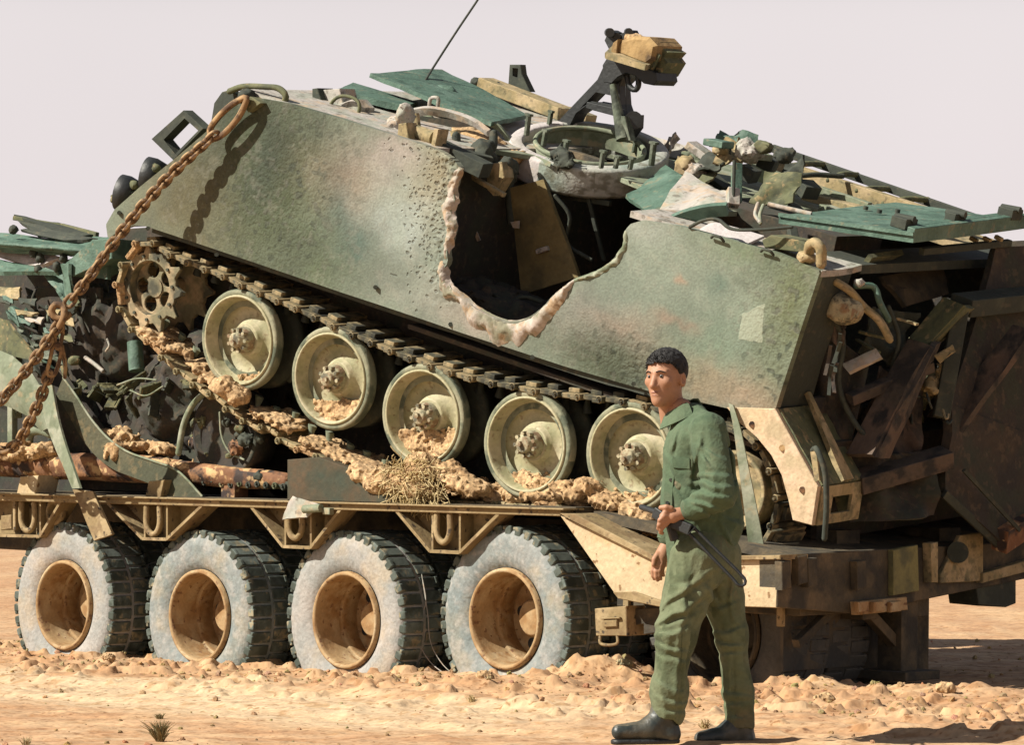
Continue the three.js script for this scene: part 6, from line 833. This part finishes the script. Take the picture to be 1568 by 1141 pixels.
  const creaseAt = (x, y, z, l) => {
    let s = 0; const wx = x + 0.022 * (vn(x * 16, y * 16, z * 10) - 0.5), wy = y + 0.022 * (vn(x * 16 + 40, y * 16, z * 10) - 0.5);
    for (const [a, b, amp, w] of l) { const ex = b.x - a.x, ey = b.y - a.y, L2 = ex * ex + ey * ey, px = wx - a.x, py = wy - a.y, t = clamp((px * ex + py * ey) / L2), dx = px - ex * t, dy = py - ey * t, q = Math.hypot(dx, dy) / w; if (q > 3.2) continue; const sg = (px * ey - py * ex) > 0 ? 1 : -1, f = Math.sin(Math.PI * (0.12 + 0.76 * t)); s += amp * f * (1.25 * sg * q * Math.exp(-q * q * (sg > 0 ? 0.5 : 1.3)) - 0.35 * Math.exp(-q * q * 3)); }
    return s;
  };
  const jc = creases([[1056, 735, 1112, 742, 0.012], [1052, 748, 1108, 760, 0.013], [1050, 762, 1100, 778, 0.012], [1056, 775, 1090, 790, 0.01], [1062, 722, 1116, 724, 0.009], [1066, 692, 1090, 716, 0.012], [1064, 682, 1106, 700, 0.008], [1070, 670, 1076, 700, 0.009], [1068, 690, 1060, 742, 0.014], [1122, 690, 1126, 762, -0.012], [1112, 660, 1128, 720, -0.008], [1040, 655, 1032, 700, 0.008], [1030, 740, 1052, 770, 0.010], [1026, 800, 1070, 822, 0.011], [1030, 830, 1080, 838, 0.010], [1100, 800, 1130, 850, -0.012], [1086, 812, 1092, 866, 0.010], [1060, 812, 1050, 864, 0.009], [1112, 790, 1136, 800, 0.010], [1040, 850, 1076, 862, 0.008], [1020, 690, 1040, 720, 0.009], [1024, 770, 1030, 796, 0.008], [1080, 652, 1098, 664, 0.006]]);
  const tc = creases([[1090, 880, 1016, 930, 0.016], [1096, 900, 1022, 952, 0.014], [1064, 930, 1004, 958, 0.014], [1004, 968, 1046, 960, 0.013], [1006, 984, 1054, 994, 0.012], [1012, 1004, 1052, 1010, 0.010], [1056, 885, 1044, 985, 0.012], [1044, 990, 1034, 1096, 0.013], [1056, 1000, 1046, 1070, 0.008], [1008, 1040, 1040, 1056, 0.012], [1010, 1066, 1046, 1074, 0.012], [1014, 1086, 1044, 1088, 0.010], [1120, 880, 1124, 960, -0.011], [1098, 930, 1134, 920, 0.010], [1100, 970, 1140, 962, 0.011], [1096, 985, 1136, 990, 0.012], [1102, 1006, 1142, 1002, 0.009], [1122, 1000, 1128, 1100, 0.011], [1108, 1060, 1150, 1068, 0.011], [1110, 1082, 1152, 1078, 0.011], [1112, 1100, 1152, 1100, 0.010], [1082, 890, 1110, 930, 0.011], [1030, 890, 1066, 902, 0.009]]);
  const torso = [[at(1062, 668, 0.12), at(1052, 668, -0.12), 0.075, 0.07], [at(1062, 690, 0.05), at(1068, 770, 0.03), 0.125, 0.135], [at(1062, 690, -0.06), at(1066, 770, -0.05), 0.13, 0.138], [at(1070, 770, 0), at(1076, 845, 0.0), 0.15, 0.148], [at(1094, 712, 0.02), at(1102, 800, 0.02), 0.085, 0.10]];
  const armN = [[J.sN, J.eN, 0.08, 0.068], [J.eN, at(1058, 781, 0.215), 0.068, 0.05]], armF = [[J.sF, J.eF, 0.07, 0.06], [J.eF, at(1024, 822, -0.165), 0.06, 0.05]];
  const jb = box([J.sN, J.sF, J.eN, J.eF, J.hip, at(1024, 822, -0.17), at(1150, 700, 0)], 0.17); jb.max.y = at(0, 612, 0).y;
  const jacketF = (x, y, z) => {
    let d = 9; for (const [a, b, r, s] of torso) d = smin(d, cap(x, y, z, a, b, r, s), 0.05);
    d = smin(d, cap(x, y, z, at0.nb, at0.na, 0.07, 0.05), 0.04); d = smin(d, cap(x, y, z, at0.t0, at0.tN, 0.045, 0.07), 0.04); d = smin(d, cap(x, y, z, at0.t0, at0.tF, 0.045, 0.06), 0.04);
    d = Math.max(d, at0.hem - y + 0.01 * Math.sin(x * 14 + z * 9)); let arms = 9; for (const [a, b, r, s] of armN) arms = smin(arms, cap(x, y, z, a, b, r, s), 0.03); let af = 9; for (const [a, b, r, s] of armF) af = smin(af, cap(x, y, z, a, b, r, s), 0.03);
    d = smin(d, Math.min(arms, af), 0.009);
    return d > 0.06 ? d : d - fold(x, y, z, 13, 0.006) - creaseAt(x, y, z, jc);
  };
  const at0 = { nb: at(1056, 660, 0), na: at(1046, 644, 0), hem: at(0, 876, 0).y, t0: at(1062, 636, 0), tN: at(1084, 660, 0.14), tF: at(1056, 662, -0.14) };
  mesh('jacket', G(nets(jacketF, jb.min, jb.max, 0.0062)), M.cloth, person, 'loose green field jacket');
  { // collar, placket, pocket flap, cuffs
    const c = at(1041, 630, 0), ring = [], ring2 = [], ring3 = []; for (let i = 0; i <= 18; i++) { const a = i / 18 * 5.2 - 2.6, dx = Math.cos(a + 2.55 + Math.PI), dz = Math.sin(a + 2.55 + Math.PI); ring.push(c.clone().add(v(0.058 * -dx, 0.022 - 0.55 * 0.058 * dx, 0.058 * dz))); ring2.push(c.clone().add(v(0.074 * -dx + 0.004, 0.014 - 0.55 * 0.074 * dx, 0.074 * dz))); ring3.push(c.clone().add(v(0.098 * -dx + 0.010, -0.036 - 0.45 * 0.098 * dx, 0.104 * dz))); }
    mesh('collar', G(plate([ring3, ring2, ring], 0.006)), M.cloth, person);
    mesh('placket', G(ribbon([at(1038, 662, 0.09), at(1024, 705, 0.095), at(1017, 760, 0.095), at(1020, 830, 0.10), at(1024, 872, 0.11)], v(0.035, 0, 0.035), 0.008, 20)), M.cloth, person);
    mesh('hem_band', G(tube([at(1024, 872, 0.115), at(1050, 876, 0.165), at(1080, 878, 0.17), at(1110, 876, 0.13)], 0.010, 6)), M.cloth, person); for (const y of [672, 700, 735, 770]) mesh('button', G(rod(at(1037 - (y - 672) * 0.16, y, 0.117), at(1037 - (y - 672) * 0.16, y, 0.127), 0.008, 8)), M.boot, person);
    mesh('pocket_flap', G(sheet(at(1030, 700, 0.14), at(1056, 702, 0.178), at(1056, 718, 0.18), at(1030, 716, 0.145), 0.006, 4, 2, 0.004)), M.cloth, person);
    for (const [a, b] of [[at(1066, 777, 0.218), at(1053, 783, 0.214)], [at(1026, 818, -0.166), at(1022, 829, -0.163)]]) mesh('cuff', G(rod(a, b, 0.055, 18, 0.05)), M.cloth, person);
    mesh('sleeve_patch', G(lump([[at(1050, 722, 0.105).x, at(1050, 722, 0.105).y, at(0, 0, 0.105).z, 0.045, 0.09, 0.05], [at(1042, 745, 0.1).x, at(1042, 745, 0.1).y, at(0, 0, 0.1).z, 0.04, 0.06, 0.045]], 0.008, 12, 4, 0.008)), M.bag = mat([0.2, 0.16, 0.105], [[[0.13, 0.14, 0.08], 8, 0.52, 0.2]], { rough: 1, bump: B.cloth, bs: 0.003 }), person, 'brown worn cloth between chest and arm');
  }
  const legN = [[J.hN, J.kN, 0.126, 0.083], [J.kN, at(1024, 1060, 0.1), 0.08, 0.074], [at(1024, 1060, 0.1), at(1022, 1092, 0.09), 0.078, 0.072]], legF = [[J.hF, J.kF, 0.115, 0.066], [J.kF, at(1130, 1060, -0.1), 0.064, 0.060], [at(1130, 1060, -0.1), at(1133, 1110, -0.1), 0.060, 0.063]];
  const tb = box([J.hip, J.hN, J.hF, at(1010, 1100, 0.1), at(1140, 1118, -0.1), at(1010, 950, 0.1)], 0.15);
  const at2 = { a: at(1024, 1055, 0.11), b: at(1026, 1104, 0.12), c: at(1022, 1078, 0.095), d: at(1130, 1085, -0.1), h: at(1062, 905, 0.14) };
  const hemN = at(0, 1096, 0).y, hemF = at(0, 1117, 0).y, fr = at(1030, 1090, 0.1);
  mesh('trousers', G(nets((x, y, z) => {
    let d = cap(x, y, z, J.belly, J.hip, 0.12, 0.145), a = 9, b = 9; for (const [p, q, r, s] of legN) a = smin(a, cap(x, y, z, p, q, r, s), 0.04); for (const [p, q, r, s] of legF) b = smin(b, cap(x, y, z, p, q, r, s), 0.04);
    const drop = cap(x, y, z, at2.a, at2.b, 0.06, 0.02); a = smin(a, drop, 0.04);
    a = Math.max(a, hemN - y - 0.05 * clamp((x - fr.x) / 0.04)); b = Math.max(b, hemF - y);
    a = Math.max(a, -cap(x, y, z, at2.c, J.aN, 0.03, 0.045)); b = Math.max(b, -cap(x, y, z, at2.d, J.aF, 0.02, 0.04));
    d = smin(d, Math.min(a, b), 0.04);
    return d > 0.06 ? d : d - fold(x, y, z, 12, 0.006) - creaseAt(x, y, z, tc);
  }, tb.min, tb.max, 0.0066)), M.trouser, person, 'dusty green trousers');
  // boots
  for (const [heel, toe, ank, d] of [[at(1026, 1124, 0.09), at(948, 1121, 0.14), at(1018, 1086, 0.09), 0], [at(1140, 1131, -0.1), at(1074, 1131, -0.06), at(1134, 1100, -0.1), 1]]) {
    const gy = Math.min(heel.y, toe.y) - 0.035, b2 = box([heel, toe, ank], 0.075), md = heel.clone().lerp(toe, 0.45).add(v(0, 0.012, 0)), in2 = heel.clone().lerp(toe, 0.3).add(v(0, 0.045, 0));
    mesh('boot', G(nets((x, y, z) => { let s = smin(cap(x, y, z, heel, md, 0.04, 0.045), cap(x, y, z, md, toe, 0.045, 0.034), 0.02); s = smin(s, cap(x, y, z, in2, ank, 0.046, 0.052), 0.03); s = smin(s, cap(x, y, z, heel, ank, 0.04, 0.05), 0.03); s = Math.max(s, gy + 0.008 - y); return s - 0.004 * (fbm(x * 30, y * 30, z * 30, 3) - 0.5); }, b2.min, b2.max, 0.006)), M.boot, person);
    const k = mesh('boot_sole', G(nets((x, y, z) => { const s = Math.min(cap(x, 0, z, heel.clone().setY(0), md.clone().setY(0), 0.042, 0.048), cap(x, 0, z, md.clone().setY(0), toe.clone().setY(0), 0.048, 0.037)); return Math.max(s, y - gy - 0.016, gy - 0.006 - y); }, b2.min.clone().setY(gy - 0.02), b2.max.clone().setY(gy + 0.03), 0.006)), M.black, person);
    for (let i = 0; i < 4; i++) { const c = in2.clone().lerp(md, i / 4 - 0.1).add(v(-0.008 * i, 0.048 - 0.004 * i, 0.0)); mesh('lace', G(tube([c.clone().add(v(0.004, -0.016, 0.032)), c.clone(), c.clone().add(v(0.004, -0.016, -0.032))], 0.0035, 5)), M.black, person); }
  }
  // rifle in the near hand, its skeleton stock slanting back and down
  const r0 = at(1004, 784, 0.14), r1 = at(1022, 796, 0.19), r2 = at(1058, 812, 0.235), st0 = at(1062, 808, 0.235), st1 = at(1134, 880, 0.275), sb0 = at(1056, 818, 0.235), sb1 = at(1124, 889, 0.275);
  for (const p of [r0, r1, r2, st0, st1, sb0, sb1]) p.add(foot);
  const w = (x, y, d) => P(x, y, d), bdir = r0.clone().sub(r2).normalize(), muzzle = r0.clone().add(bdir.clone().multiplyScalar(0.05)).add(v(-0.02, 0.0, -0.1));
  thing(WF, 'rifle', 'black rifle with a looped skeleton stock held at the hip of the soldier', 'rifle', [
    ['receiver', G(bar(r1, r2, 0.034, 0.05)), M.black], ['handguard', G(bar(r1, r0, 0.042, 0.05), rod(r0, muzzle, 0.013, 8)), M.black], ['grip', G(bar(r1.clone().add(v(0.01, -0.02, 0)), r1.clone().add(v(0.03, -0.09, -0.01)), 0.028, 0.034)), M.black],
    ['stock', G(tube([st0, st0.clone().lerp(st1, 0.5), st1, w(1141, 889, 0.28), w(1138, 897, 0.28), w(1130, 896, 0.28), sb1, sb0.clone().lerp(sb1, 0.5), sb0], 0.0075, 7, 50), bar(r2, st0.clone().lerp(sb0, 0.5), 0.034, 0.05)), M.black]]);
}
renderer.render(scene, camera);
